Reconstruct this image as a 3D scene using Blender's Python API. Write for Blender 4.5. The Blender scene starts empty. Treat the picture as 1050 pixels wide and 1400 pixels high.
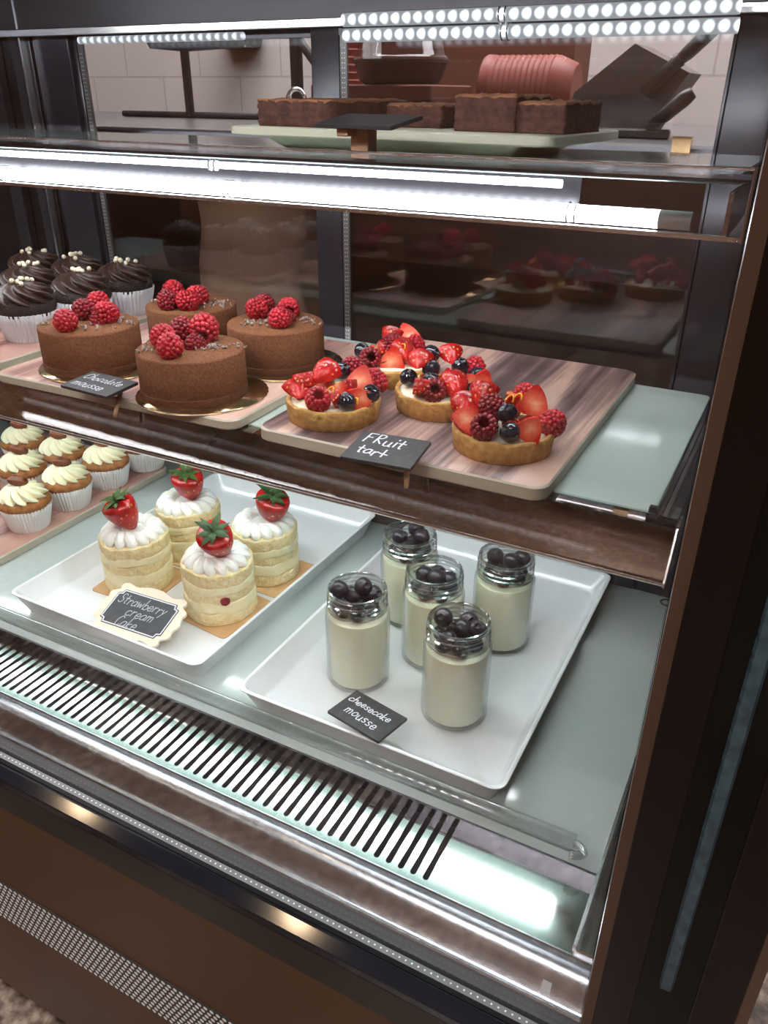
import bpy, bmesh, math, random
from mathutils import Vector, Matrix, Euler
PI = math.pi
random.seed(7)
SC = bpy.context.scene
COL = SC.collection

# ------------------------------------------------------------------ materials
def nt(name):
    m = bpy.data.materials.new(name); m.use_nodes = True
    t = m.node_tree; t.nodes.clear()
    o = t.nodes.new('ShaderNodeOutputMaterial')
    return m, t, o
def rgb(c): return (c[0], c[1], c[2], 1.0)
def lin(r, g, b):
    f = lambda c: (c/255)/12.92 if c/255 <= .04045 else ((c/255+.055)/1.055)**2.4
    return (f(r), f(g), f(b))
def mat(name, col, rough=.5, metal=0, col2=None, nscale=8, ndetail=4, stretch=(1,1,1), bump=0, bscale=None,
        spec=.5, sss=0, coat=0, lo=.35, hi=.65, rot=0, sssr=(.01,.006,.004), trans=0):
    m, t, o = nt(name)
    p = t.nodes.new('ShaderNodeBsdfPrincipled'); t.links.new(p.outputs[0], o.inputs[0])
    p.inputs['Base Color'].default_value = rgb(col)
    p.inputs['Roughness'].default_value = rough; p.inputs['Metallic'].default_value = metal
    p.inputs['Specular IOR Level'].default_value = spec
    if sss:
        p.inputs['Subsurface Weight'].default_value = sss; p.inputs['Subsurface Radius'].default_value = sssr
        p.inputs['Subsurface Scale'].default_value = 1.0
    if coat: p.inputs['Coat Weight'].default_value = coat; p.inputs['Coat Roughness'].default_value = .05
    if col2 is not None or bump:
        tc = t.nodes.new('ShaderNodeTexCoord'); mp = t.nodes.new('ShaderNodeMapping')
        mp.inputs['Scale'].default_value = stretch; mp.inputs['Rotation'].default_value = (0,0,rot)
        t.links.new(tc.outputs['Object'], mp.inputs[0])
    if col2 is not None:
        n = t.nodes.new('ShaderNodeTexNoise'); n.inputs['Scale'].default_value = nscale; n.inputs['Detail'].default_value = ndetail
        t.links.new(mp.outputs[0], n.inputs[0])
        r = t.nodes.new('ShaderNodeValToRGB'); r.color_ramp.elements[0].position = lo; r.color_ramp.elements[1].position = hi
        r.color_ramp.elements[0].color = rgb(col); r.color_ramp.elements[1].color = rgb(col2)
        t.links.new(n.outputs[0], r.inputs[0]); t.links.new(r.outputs[0], p.inputs['Base Color'])
    if bump:
        n2 = t.nodes.new('ShaderNodeTexNoise'); n2.inputs['Scale'].default_value = bscale or nscale; n2.inputs['Detail'].default_value = 5
        t.links.new(mp.outputs[0], n2.inputs[0])
        b = t.nodes.new('ShaderNodeBump'); b.inputs['Strength'].default_value = bump; b.inputs['Distance'].default_value = .002
        t.links.new(n2.outputs[0], b.inputs['Height']); t.links.new(b.outputs[0], p.inputs['Normal'])
    return m
def thin_glass(name, tint=(1,1,1), f0=.04, rough=0.0, edge=0):
    """thin pane: Schlick reflection over a clear tint, the same from both sides"""
    m, t, o = nt(name); N = t.nodes.new; L = t.links.new
    tr = N('ShaderNodeBsdfTransparent'); tr.inputs[0].default_value = rgb(tint)
    gl = N('ShaderNodeBsdfGlossy'); gl.inputs['Roughness'].default_value = rough
    g = N('ShaderNodeNewGeometry'); d = N('ShaderNodeVectorMath'); d.operation = 'DOT_PRODUCT'
    L(g.outputs['Incoming'], d.inputs[0]); L(g.outputs['Normal'], d.inputs[1])
    ab = N('ShaderNodeMath'); ab.operation = 'ABSOLUTE'; L(d.outputs['Value'], ab.inputs[0])
    om = N('ShaderNodeMath'); om.operation = 'SUBTRACT'; om.inputs[0].default_value = 1; om.use_clamp = True; L(ab.outputs[0], om.inputs[1])
    pw = N('ShaderNodeMath'); pw.operation = 'POWER'; pw.inputs[1].default_value = 5; L(om.outputs[0], pw.inputs[0])
    ma = N('ShaderNodeMath'); ma.operation = 'MULTIPLY_ADD'; ma.inputs[1].default_value = 1-f0; ma.inputs[2].default_value = f0; L(pw.outputs[0], ma.inputs[0])
    if edge:                                            # glass seen edge-on looks through more of itself
        pe = N('ShaderNodeMath'); pe.operation = 'POWER'; pe.inputs[1].default_value = 3; L(om.outputs[0], pe.inputs[0])
        mc = N('ShaderNodeMix'); mc.data_type = 'RGBA'; mc.inputs[6].default_value = rgb(tint); mc.inputs[7].default_value = rgb([c*(1-edge) for c in tint])
        L(pe.outputs[0], mc.inputs[0]); L(mc.outputs[2], tr.inputs[0])
    mx = N('ShaderNodeMixShader')
    L(ma.outputs[0], mx.inputs[0]); L(tr.outputs[0], mx.inputs[1]); L(gl.outputs[0], mx.inputs[2])
    L(mx.outputs[0], o.inputs[0])
    return m
def emit(name, col, s, dots=None):
    """dots=(pitch, radius, glow): a row of LED points seen through the tube"""
    m, t, o = nt(name); N = t.nodes.new; L = t.links.new
    e = N('ShaderNodeEmission'); e.inputs[0].default_value = rgb(col); e.inputs[1].default_value = s
    if dots:
        pitch, rad, glow = dots
        tc = N('ShaderNodeTexCoord'); sx = N('ShaderNodeSeparateXYZ'); L(tc.outputs['Object'], sx.inputs[0])
        def mth(op, a, b=None, c=None):
            n = N('ShaderNodeMath'); n.operation = op
            for i,v in enumerate((a,b,c)):
                if v is None: continue
                if isinstance(v,(int,float)): n.inputs[i].default_value = v
                else: L(v, n.inputs[i])
            return n.outputs[0]
        dx = mth('SUBTRACT', mth('PINGPONG', sx.outputs[0], pitch/2), 0)
        d2 = mth('SQRT', mth('ADD', mth('MULTIPLY', dx, dx), mth('MULTIPLY', sx.outputs[2], sx.outputs[2])))
        mr = N('ShaderNodeMapRange'); mr.interpolation_type = 'SMOOTHSTEP'; mr.inputs[1].default_value = rad*1.7; mr.inputs[2].default_value = rad*.6
        mr.inputs[3].default_value = glow; mr.inputs[4].default_value = s
        L(d2, mr.inputs[0]); L(mr.outputs[0], e.inputs[1])
    L(e.outputs[0], o.inputs[0])
    return m
def wood_board(name, cols, sides=False):
    """planks running along Y, pinkish walnut melamine print"""
    m, t, o = nt(name)
    N = t.nodes.new; L = t.links.new
    p = N('ShaderNodeBsdfPrincipled'); L(p.outputs[0], o.inputs[0]); p.inputs['Roughness'].default_value = .38
    tc = N('ShaderNodeTexCoord'); mp = N('ShaderNodeMapping'); mp.inputs['Scale'].default_value = (24, 2.2, 1); mp.inputs['Rotation'].default_value = (0,0,.0)
    L(tc.outputs['Object'], mp.inputs[0])
    n1 = N('ShaderNodeTexNoise'); n1.inputs['Scale'].default_value = 1.0; n1.inputs['Detail'].default_value = 2; n1.inputs['Distortion'].default_value = .6
    L(mp.outputs[0], n1.inputs[0])
    mp2 = N('ShaderNodeMapping'); mp2.inputs['Scale'].default_value = (220, 9, 1); L(tc.outputs['Object'], mp2.inputs[0])
    n2 = N('ShaderNodeTexNoise'); n2.inputs['Scale'].default_value = 1.0; n2.inputs['Detail'].default_value = 4
    L(mp2.outputs[0], n2.inputs[0])
    add = N('ShaderNodeMath'); add.operation = 'MULTIPLY_ADD'; add.inputs[1].default_value = .35
    L(n2.outputs[0], add.inputs[0]); L(n1.outputs[0], add.inputs[2])
    r = N('ShaderNodeValToRGB'); cr = r.color_ramp
    cr.elements[0].position = .56; cr.elements[0].color = rgb(cols[0]); cr.elements[1].position = .80; cr.elements[1].color = rgb(cols[-1])
    for i, c in enumerate(cols[1:-1]):
        e = cr.elements.new(.56+.24*(i+1)/(len(cols)-1)); e.color = rgb(c)
    L(add.outputs[0], r.inputs[0]); L(r.outputs[0], p.inputs['Base Color'])
    return m
def strawberry_mat(name):
    m, t, o = nt(name); N = t.nodes.new; L = t.links.new
    p = N('ShaderNodeBsdfPrincipled'); L(p.outputs[0], o.inputs[0]); p.inputs['Roughness'].default_value = .22
    p.inputs['Subsurface Weight'].default_value = .15; p.inputs['Subsurface Radius'].default_value = (.006,.002,.001)
    p.inputs['Subsurface Scale'].default_value = 1
    tc = N('ShaderNodeTexCoord'); v = N('ShaderNodeTexVoronoi'); v.inputs['Scale'].default_value = 260; v.inputs['Randomness'].default_value = .35
    mp = N('ShaderNodeMapping'); mp.inputs['Scale'].default_value = (1,1,.75); L(tc.outputs['Object'], mp.inputs[0]); L(mp.outputs[0], v.inputs[0])
    r = N('ShaderNodeValToRGB'); r.color_ramp.elements[0].position = .17; r.color_ramp.elements[1].position = .25
    r.color_ramp.elements[0].color = rgb(lin(222,150,70)); r.color_ramp.elements[1].color = rgb((0,0,0))
    L(v.outputs['Distance'], r.inputs[0])
    n = N('ShaderNodeTexNoise'); n.inputs['Scale'].default_value = 60; L(tc.outputs['Object'], n.inputs[0])
    r2 = N('ShaderNodeValToRGB'); r2.color_ramp.elements[0].color = rgb(lin(150,8,12)); r2.color_ramp.elements[1].color = rgb(lin(215,30,28))
    r2.color_ramp.elements[0].position = .3; r2.color_ramp.elements[1].position = .7; L(n.outputs[0], r2.inputs[0])
    mx = N('ShaderNodeMix'); mx.data_type = 'RGBA'; mx.blend_type = 'LIGHTEN'; mx.inputs[0].default_value = 1
    L(r2.outputs[0], mx.inputs[6]); L(r.outputs[0], mx.inputs[7]); L(mx.outputs[2], p.inputs['Base Color'])
    b = N('ShaderNodeBump'); b.inputs['Strength'].default_value = .5; b.inputs['Distance'].default_value = .0008
    mr = N('ShaderNodeMapRange'); mr.inputs[1].default_value = .12; mr.inputs[2].default_value = .5
    L(v.outputs['Distance'], mr.inputs[0]); L(mr.outputs[0], b.inputs['Height']); L(b.outputs[0], p.inputs['Normal'])
    return m
def flesh_mat(name):
    """cut strawberry: pale heart, red towards the skin"""
    m, t, o = nt(name); N = t.nodes.new; L = t.links.new
    p = N('ShaderNodeBsdfPrincipled'); L(p.outputs[0], o.inputs[0]); p.inputs['Roughness'].default_value = .22
    tc = N('ShaderNodeTexCoord'); n = N('ShaderNodeTexNoise'); n.inputs['Scale'].default_value = 260; n.inputs['Detail'].default_value = 2
    mp = N('ShaderNodeMapping'); mp.inputs['Scale'].default_value = (1.0,1.0,.8); L(tc.outputs['Object'], mp.inputs[0]); L(mp.outputs[0], n.inputs[0])
    ln = N('ShaderNodeVectorMath'); ln.operation = 'LENGTH'; L(mp.outputs[0], ln.inputs[0])
    sc = N('ShaderNodeMath'); sc.operation = 'MULTIPLY'; sc.inputs[1].default_value = 66; L(ln.outputs['Value'], sc.inputs[0])
    ad = N('ShaderNodeMath'); ad.operation = 'MULTIPLY_ADD'; ad.inputs[1].default_value = .35; L(n.outputs[0], ad.inputs[0]); L(sc.outputs[0], ad.inputs[2])
    r = N('ShaderNodeValToRGB'); cr = r.color_ramp
    cr.elements[0].position = .18; cr.elements[0].color = rgb(lin(248,190,150)); cr.elements[1].position = 1.0; cr.elements[1].color = rgb(lin(204,34,30))
    e = cr.elements.new(.55); e.color = rgb(lin(236,112,84))
    L(ad.outputs[0], r.inputs[0]); L(r.outputs[0], p.inputs['Base Color'])
    return m
def tile_mat(name):
    m, t, o = nt(name); N = t.nodes.new; L = t.links.new
    p = N('ShaderNodeBsdfPrincipled'); L(p.outputs[0], o.inputs[0]); p.inputs['Roughness'].default_value = .35
    tc = N('ShaderNodeTexCoord'); mp = N('ShaderNodeMapping'); mp.inputs['Rotation'].default_value = (PI/2,0,0); L(tc.outputs['Object'], mp.inputs[0])
    b = N('ShaderNodeTexBrick'); L(mp.outputs[0], b.inputs[0])
    b.inputs['Color1'].default_value = rgb(lin(216,208,204)); b.inputs['Color2'].default_value = rgb(lin(210,202,198)); b.inputs['Mortar'].default_value = rgb(lin(188,180,176))
    b.inputs['Scale'].default_value = 1; b.inputs['Brick Width'].default_value = .3; b.inputs['Row Height'].default_value = .15; b.inputs['Mortar Size'].default_value = .003
    L(b.outputs[0], p.inputs['Base Color'])
    return m
def granite_mat(name):
    m, t, o = nt(name); N = t.nodes.new; L = t.links.new
    p = N('ShaderNodeBsdfPrincipled'); L(p.outputs[0], o.inputs[0]); p.inputs['Roughness'].default_value = .3
    tc = N('ShaderNodeTexCoord'); n = N('ShaderNodeTexNoise'); n.inputs['Scale'].default_value = 60; n.inputs['Detail'].default_value = 6
    n3 = N('ShaderNodeTexNoise'); n3.inputs['Scale'].default_value = 6; n3.inputs['Detail'].default_value = 3
    L(tc.outputs['Object'], n.inputs[0]); L(tc.outputs['Object'], n3.inputs[0])
    r = N('ShaderNodeValToRGB'); cr = r.color_ramp
    cr.elements[0].position = .35; cr.elements[0].color = rgb(lin(60,48,42)); cr.elements[1].position = .7; cr.elements[1].color = rgb(lin(180,164,150))
    e = cr.elements.new(.5); e.color = rgb(lin(122,104,92))
    r2 = N('ShaderNodeValToRGB'); r2.color_ramp.elements[0].color = rgb(lin(120,88,70)); r2.color_ramp.elements[1].color = rgb((1,1,1))
    r2.color_ramp.elements[0].position = .42; r2.color_ramp.elements[1].position = .55
    L(n.outputs[0], r.inputs[0]); L(n3.outputs[0], r2.inputs[0])
    mx = N('ShaderNodeMix'); mx.data_type = 'RGBA'; mx.blend_type = 'MULTIPLY'; mx.inputs[0].default_value = .8
    L(r.outputs[0], mx.inputs[6]); L(r2.outputs[0], mx.inputs[7]); L(mx.outputs[2], p.inputs['Base Color'])
    return m
def wood_wall(name, a, b):
    return mat(name, a, .5, col2=b, nscale=2.0, stretch=(1,1,14), ndetail=4)

M = {}
M['steel'] = mat('brushed_steel', (.62,.61,.60), .16, 1, col2=(.5,.49,.48), nscale=40, stretch=(.05,1,1))
M['grille_steel'] = mat('grille_steel', (.55,.54,.54), .07, 1)
M['mirror_steel'] = mat('mirror_steel', (.44,.42,.41), .022, 1)
M['ledge_steel'] = mat('ledge_steel', (.47,.49,.53), .24, 1, col2=(.40,.42,.46), nscale=90, bump=.05, bscale=60)
M['hem'] = mat('hem_steel', (.75,.74,.73), .25, 1)
M['dark_steel'] = mat('dark_steel', (.10,.10,.115), .22, .9, col2=(.07,.07,.085), nscale=6)
M['frame'] = mat('door_frame', (.03,.031,.042), .22, .3)
M['header'] = mat('header_metal', (.045,.043,.05), .35, .5)
M['black'] = mat('black_plastic', (.012,.012,.016), .28, spec=.5)
M['bar'] = mat('bar_plastic', (.010,.011,.017), .1, spec=.6)
M['band'] = mat('dark_glass_band', (.012,.008,.006), .3)
M['fascia'] = mat('fascia_brown', lin(74,48,29), .45, col2=lin(84,56,36), nscale=3, stretch=(1,1,.4), spec=.35)
M['gasket'] = mat('gasket_grey', (.045,.045,.052), .45)
M['spacer'] = mat('spacer_aluminium', (.16,.16,.16), .4, .8)
M['spacer_dot'] = mat('spacer_dot', (.75,.74,.72), .4)
M['post'] = mat('post_black', (.004,.003,.003), .2, spec=.25)
M['post_red'] = mat('post_dark_brown', (.007,.0035,.003), .22, spec=.3)
M['edge'] = mat('post_edge_brown', lin(84,62,48), .35, col2=lin(70,50,37), nscale=14, stretch=(1,1,.2))
M['blue_reflection'] = mat('reflection_strip', lin(64,84,92), .25, col2=lin(48,64,74), nscale=120, spec=.5)  # bluish reflection put into the colour of a strip
M['deck'] = mat('frosted_deck', lin(182,192,190), .12, spec=.5, coat=.3)
M['shelf_glass'] = mat('frosted_shelf', lin(184,200,194), .1, spec=.5, coat=.3)
M['glass_edge'] = mat('glass_edge_green', lin(150,178,168), .15)
M['front_glass'] = thin_glass('front_glass', (1,1,1), .045)
M['door_glass'] = thin_glass('door_glass', (.84,.84,.86), .085)
M['jar_glass'] = thin_glass('jar_glass', (.98,.99,.985), .05, edge=.2)
M['jar_neck'] = thin_glass('jar_neck_glass', (.97,.98,.975), .10, edge=.6)
M['jar_thread'] = thin_glass('jar_thread_glass', (.80,.84,.83), .34, .06, edge=.7)
M['acrylic'] = thin_glass('acrylic', (.9,.92,.92), .22, .12)
M['clear'] = thin_glass('clear_panel', (.93,.93,.95), .035)
M['lidclear'] = thin_glass('clear_plastic', (.8,.82,.84), .05, .1)
M['led'] = emit('led_tube', (.93,.97,1), 40, (.012,.005,17))
M['led_top'] = emit('led_tube_top', (.93,.97,1), 42, (.012,.005,18))
M['upper_reflection'] = emit('upper_tube_reflection', (.93,.97,1), 6, (.012,.004,2))  # soft glow for the reflected band above the shelf lamp
M['led_reflection'] = emit('tube_reflection', (.86,.93,1), 2.2, (.0125,.0036,.38))  # dim glow standing in for the tube's reflection in the doors
M['led_reflection2'] = emit('tube_reflection_far', (.86,.93,1), 1.2, (.0125,.003,.35))  # dimmer glow for the reflection in the left door
M['cap'] = mat('tube_cap', (.75,.74,.7), .4)
M['white_tray'] = mat('white_melamine', lin(226,228,231), .14, spec=.5, coat=.2)
M['cream_tray'] = mat('cream_melamine', lin(222,218,196), .3)
M['board_side'] = mat('board_side', lin(186,176,158), .4)
M['wood'] = wood_board('walnut_print', [lin(84,64,64), lin(126,100,98), lin(164,132,124), lin(206,170,154)])
M['pinkwood'] = wood_board('pink_wood_print', [lin(150,104,98), lin(186,138,128), lin(206,164,150), lin(222,186,170)])
M['pinkwood2'] = wood_board('dusty_wood_print', [lin(118,78,76), lin(150,104,98), lin(176,128,118), lin(190,146,134)])
M['slate'] = mat('slate', (.022,.023,.027), .5, col2=(.032,.033,.037), nscale=30)
M['chalk'] = mat('chalk', lin(225,228,236), .8)
M['chalk2'] = mat('soft_chalk', lin(180,184,190), .8)
M['signwood'] = mat('easel_wood', lin(196,152,118), .5, col2=lin(170,126,96), nscale=40, stretch=(1,4,1))
M['plaque'] = mat('cream_plaque', lin(228,214,194), .6)
M['label'] = mat('plaque_label', (.03,.034,.042), .55)
M['mousse'] = mat('cocoa_mousse', lin(136,90,62), .85, col2=lin(112,70,47), nscale=420, ndetail=2, bump=.5, bscale=700, spec=.2)
M['mousse_base'] = mat('mousse_base', lin(110,64,36), .7, col2=lin(90,48,26), nscale=200)
M['nib'] = mat('cocoa_nib', lin(120,96,84), .7, col2=lin(190,176,168), nscale=300)
M['gold'] = mat('gold_card', (.42,.27,.14), .16, .95, col2=(.34,.21,.10), nscale=70, bump=.08, bscale=160)
M['white_card'] = mat('white_card', lin(232,222,206), .6)
M['kraft'] = mat('kraft_card', lin(206,166,116), .6, col2=lin(194,152,104), nscale=60)
M['sponge'] = mat('sponge', lin(240,224,178), .85, col2=lin(226,202,148), nscale=140, bump=.9, bscale=300, sss=.1)
M['custard'] = mat('custard_cream', lin(244,234,196), .5, col2=lin(236,222,176), nscale=60, sss=.2, bump=.15, bscale=120)
M['whip'] = mat('whipped_cream', lin(248,245,238), .42, sss=.25, bump=.08, bscale=150)
M['frost'] = mat('cream_cheese_frosting', lin(248,240,206), .4, sss=.25)
M['choco_frost'] = mat('chocolate_frosting', lin(62,42,36), .33, spec=.5, col2=lin(54,36,31), nscale=80)
M['choco_cake'] = mat('chocolate_crumb', lin(44,30,27), .8, bump=1, bscale=400, col2=lin(30,20,18), nscale=200)
M['carrot_cake'] = mat('carrot_crumb', lin(176,116,62), .75, col2=lin(146,88,42), nscale=120, bump=.6, bscale=260)
M['paper'] = mat('liner_paper', lin(226,222,220), .7)
M['paper2'] = mat('liner_paper_grey', lin(206,206,210), .65)
M['pecan'] = mat('pecan', lin(150,84,54), .35, col2=lin(104,52,32), nscale=160, bump=.5)
M['pearl'] = mat('white_pearl', lin(240,228,200), .3)
M['rasp'] = mat('raspberry', lin(196,34,52), .33, col2=lin(160,16,36), nscale=90, sss=.25, sssr=(.006,.001,.001))
M['rasp_d'] = mat('raspberry_dark', lin(150,24,42), .28, col2=lin(116,10,26), nscale=90, sss=.2, sssr=(.006,.001,.001))
M['straw'] = strawberry_mat('strawberry_skin')
M['flesh'] = flesh_mat('strawberry_flesh')
M['leaf'] = mat('calyx', lin(66,104,44), .5, col2=lin(98,132,62), nscale=80)
M['leaf_dark'] = mat('calyx_dark', lin(52,84,44), .5, col2=lin(70,106,56), nscale=80)
M['blue_glazed'] = mat('glazed_blueberry', lin(22,22,34), .08, col2=lin(34,34,52), nscale=60, coat=.6)
M['blue'] = mat('blueberry', lin(30,26,34), .32, col2=lin(46,38,50), nscale=90)
M['crust'] = mat('shortcrust', lin(216,172,104), .75, col2=lin(186,136,72), nscale=140, bump=.9, bscale=260)
M['pastry_cream'] = mat('pastry_cream', lin(242,232,208), .35, sss=.2)
M['zest'] = mat('zest', lin(240,170,40), .4)
M['curd'] = mat('cheesecake_mousse', lin(252,246,218), .45, sss=.3)
M['brownie'] = mat('brownie', lin(98,60,48), .8, col2=lin(70,41,35), nscale=130, bump=.9, bscale=170)
M['brownie_top'] = mat('brownie_crust', lin(176,116,78), .6, col2=lin(124,74,48), nscale=50, bump=.7, bscale=90)
M['rubber_black'] = mat('matt_black', (.02,.02,.022), .5)
M['kraftbag'] = mat('paper_bag', lin(176,136,106), .75, col2=lin(140,104,80), nscale=7, bump=.5, bscale=18)
M['redcup'] = mat('red_cup', lin(150,66,56), .5)
M['redbox'] = mat('rust_carton', lin(126,72,56), .7)
M['greyblock'] = mat('grey_block', lin(104,96,92), .5)
M['knife'] = mat('knife_handle', (.03,.028,.027), .4)
M['brass'] = mat('brass', (.75,.5,.25), .25, 1)
M['table_steel'] = mat('table_steel', (.3,.3,.31), .3, 1)
M['kitchen_dark'] = mat('kitchen_dark', (.06,.062,.072), .4)
M['dot'] = mat('white_dot', (.92,.92,.9), .5)
M['tile'] = tile_mat('kitchen_tile')
M['granite'] = granite_mat('floor_granite')
M['roomwood'] = wood_wall('room_wood', lin(122,84,58), lin(92,60,40))
M['roomceil'] = mat('room_ceiling', lin(96,90,88), .8)
M['warm_lamp'] = emit('warm_lamp', (1,.72,.45), 80)
M['fill_glow'] = emit('fill_glow', (1,.96,.94), 24)
M['sticker'] = mat('frosted_tape', (.55,.57,.6), .6)

# ------------------------------------------------------------------ builders
def new_obj(name, bm, ms, parent=None, smooth=True, loc=None, rot=None, auto=None):
    bmesh.ops.recalc_face_normals(bm, faces=bm.faces[:])
    me = bpy.data.meshes.new(name); bm.to_mesh(me); bm.free()
    if smooth:
        if auto is not None:
            for p in me.polygons: p.use_smooth = True
            me.set_sharp_from_angle(angle=math.radians(auto))
        else:
            for p in me.polygons: p.use_smooth = True
    o = bpy.data.objects.new(name, me); COL.objects.link(o)
    for m in (ms if isinstance(ms, (list, tuple)) else [ms]): me.materials.append(m)
    if parent: o.parent = parent
    if loc: o.location = loc
    if rot: o.rotation_euler = rot
    return o
def thing(name, label, cat, loc=(0,0,0), rz=0, group=None):
    o = bpy.data.objects.new(name, None); COL.objects.link(o); o.empty_display_size = .02
    o.location = loc; o.rotation_euler = (0,0,rz); o['label'] = label; o['category'] = cat
    if group: o['group'] = group
    return o
def tag(o, label, cat, group=None):
    o['label'] = label; o['category'] = cat
    if group: o['group'] = group
    return o
def struct(o): o['kind'] = 'structure'; return o
def copy_tree(o, parent=None):
    c = o.copy(); COL.objects.link(c)
    if parent: c.parent = parent
    for ch in list(o.children): copy_tree(ch, c)
    return c
def cp(o, parent, loc, rot=(0,0,0), s=1.0):
    """copy of a part prototype (with sub-parts) placed under a parent"""
    c = copy_tree(o, parent); c.location = loc; c.rotation_euler = rot
    c.scale = (s,s,s) if not isinstance(s, tuple) else s
    return c
def box(bm, x0,x1,y0,y1,z0,z1, bev=0, seg=2, mi=0):
    r = bmesh.ops.create_cube(bm, size=1)
    vs = r['verts']
    for v in vs:
        v.co = Vector(((x0+x1)/2+v.co.x*(x1-x0),(y0+y1)/2+v.co.y*(y1-y0),(z0+z1)/2+v.co.z*(z1-z0)))
    fs = list({f for v in vs for f in v.link_faces})
    for f in fs: f.material_index = mi
    if bev:
        es = list({e for v in vs for e in v.link_edges})
        bmesh.ops.bevel(bm, geom=es, offset=bev, segments=seg, affect='EDGES', profile=.5)
    return bm
def bx(*a, **k): return box(bmesh.new(), *a, **k)
def extrude_profile(pts, x0, x1, closed=True, mi=None):
    """profile (y,z) swept along X"""
    bm = bmesh.new()
    a = [bm.verts.new((x0,y,z)) for y,z in pts]; b = [bm.verts.new((x1,y,z)) for y,z in pts]
    n = len(pts)
    for i in range(n if closed else n-1):
        j = (i+1) % n; bm.faces.new((a[i],a[j],b[j],b[i]))
    if closed:
        bm.faces.new(a); bm.faces.new(b[::-1])
    return bm
def lathe(prof, n=48, rmod=None, bm=None, off=(0,0,0), mi=0):
    bm = bm or bmesh.new(); rings = []
    for k,(r,z) in enumerate(prof):
        if r <= 1e-6: rings.append([bm.verts.new((off[0],off[1],off[2]+z))])
        else:
            ring = []
            for i in range(n):
                a = 2*PI*i/n
                rr, zz = (r,z) if rmod is None else rmod(k/(len(prof)-1), a, r, z)
                ring.append(bm.verts.new((off[0]+rr*math.cos(a), off[1]+rr*math.sin(a), off[2]+zz)))
            rings.append(ring)
    for A,B in zip(rings, rings[1:]):
        if len(A) == 1 and len(B) == 1: continue
        for i in range(n):
            j = (i+1) % n
            if len(A) == 1: f = bm.faces.new((A[0],B[j],B[i]))
            elif len(B) == 1: f = bm.faces.new((A[i],A[j],B[0]))
            else: f = bm.faces.new((A[i],A[j],B[j],B[i]))
            f.material_index = mi
    return bm
def rounded_rect(hx, hy, r, n=6):
    pts = []
    for cx,cy,a0 in ((hx-r,hy-r,0),(-hx+r,hy-r,PI/2),(-hx+r,-hy+r,PI),(hx-r,-hy+r,1.5*PI)):
        for i in range(n+1):
            a = a0+PI/2*i/n; pts.append((cx+r*math.cos(a), cy+r*math.sin(a)))
    return pts
def slab(hx, hy, h, r, side_mi=1, bev=.001, top_mi=0):
    """flat board with rounded corners; top face material 0, sides 1"""
    bm = bmesh.new()
    levels = [(0,-bev*1.0),(bev,0),(h-bev,0),(h,-bev)]
    rings = []
    for z,d in levels:
        rings.append([bm.verts.new((x,y,z)) for x,y in rounded_rect(hx+d,hy+d,r)])
    n = len(rings[0])
    for A,B in zip(rings, rings[1:]):
        for i in range(n):
            f = bm.faces.new((A[i],A[(i+1)%n],B[(i+1)%n],B[i])); f.material_index = side_mi
    f = bm.faces.new(rings[-1]); f.material_index = top_mi
    f = bm.faces.new(rings[0][::-1]); f.material_index = side_mi
    return bm
def tube(bm, pts, r, n=8, cap=True, mi=0):
    pts = [Vector(p) for p in pts]; rings = []
    up = Vector((0,0,1))
    for i,p in enumerate(pts):
        d = (pts[min(i+1,len(pts)-1)]-pts[max(i-1,0)]).normalized()
        a = d.cross(up)
        if a.length < 1e-4: a = d.cross(Vector((1,0,0)))
        a.normalize(); b = a.cross(d)
        rr = r[i] if isinstance(r,(list,tuple)) else r
        rings.append([bm.verts.new(p+a*rr*math.cos(2*PI*k/n)+b*rr*math.sin(2*PI*k/n)) for k in range(n)])
    for A,B in zip(rings, rings[1:]):
        for k in range(n):
            f = bm.faces.new((A[k],A[(k+1)%n],B[(k+1)%n],B[k])); f.material_index = mi
    if cap: bm.faces.new(rings[0][::-1]); bm.faces.new(rings[-1])
    return bm
def tray_bm(hx, hy, h, t=.004, r=.012, slope=.012):
    """melamine tray: outer wall slopes in to the foot, rolled rim"""
    bm = bmesh.new()
    lv = [(hx-slope,hy-slope,0,r*.8),(hx-.002,hy-.002,h-.002,r),(hx,hy,h-.001,r),(hx,hy,h,r),(hx-t*.5,hy-t*.5,h+.0008,r),(hx-t,hy-t,h,r),
          (hx-slope-t*.6,hy-slope-t*.6,.006,r*.8),(hx-slope-.006,hy-slope-.006,.004,r*.7)]
    rings = [[bm.verts.new((x,y,z)) for x,y in rounded_rect(a,b,rr)] for a,b,z,rr in lv]
    n = len(rings[0])
    for A,B in zip(rings, rings[1:]):
        for i in range(n): bm.faces.new((A[i],A[(i+1)%n],B[(i+1)%n],B[i]))
    bm.faces.new(rings[0][::-1]); bm.faces.new(rings[-1])
    return bm

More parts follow.
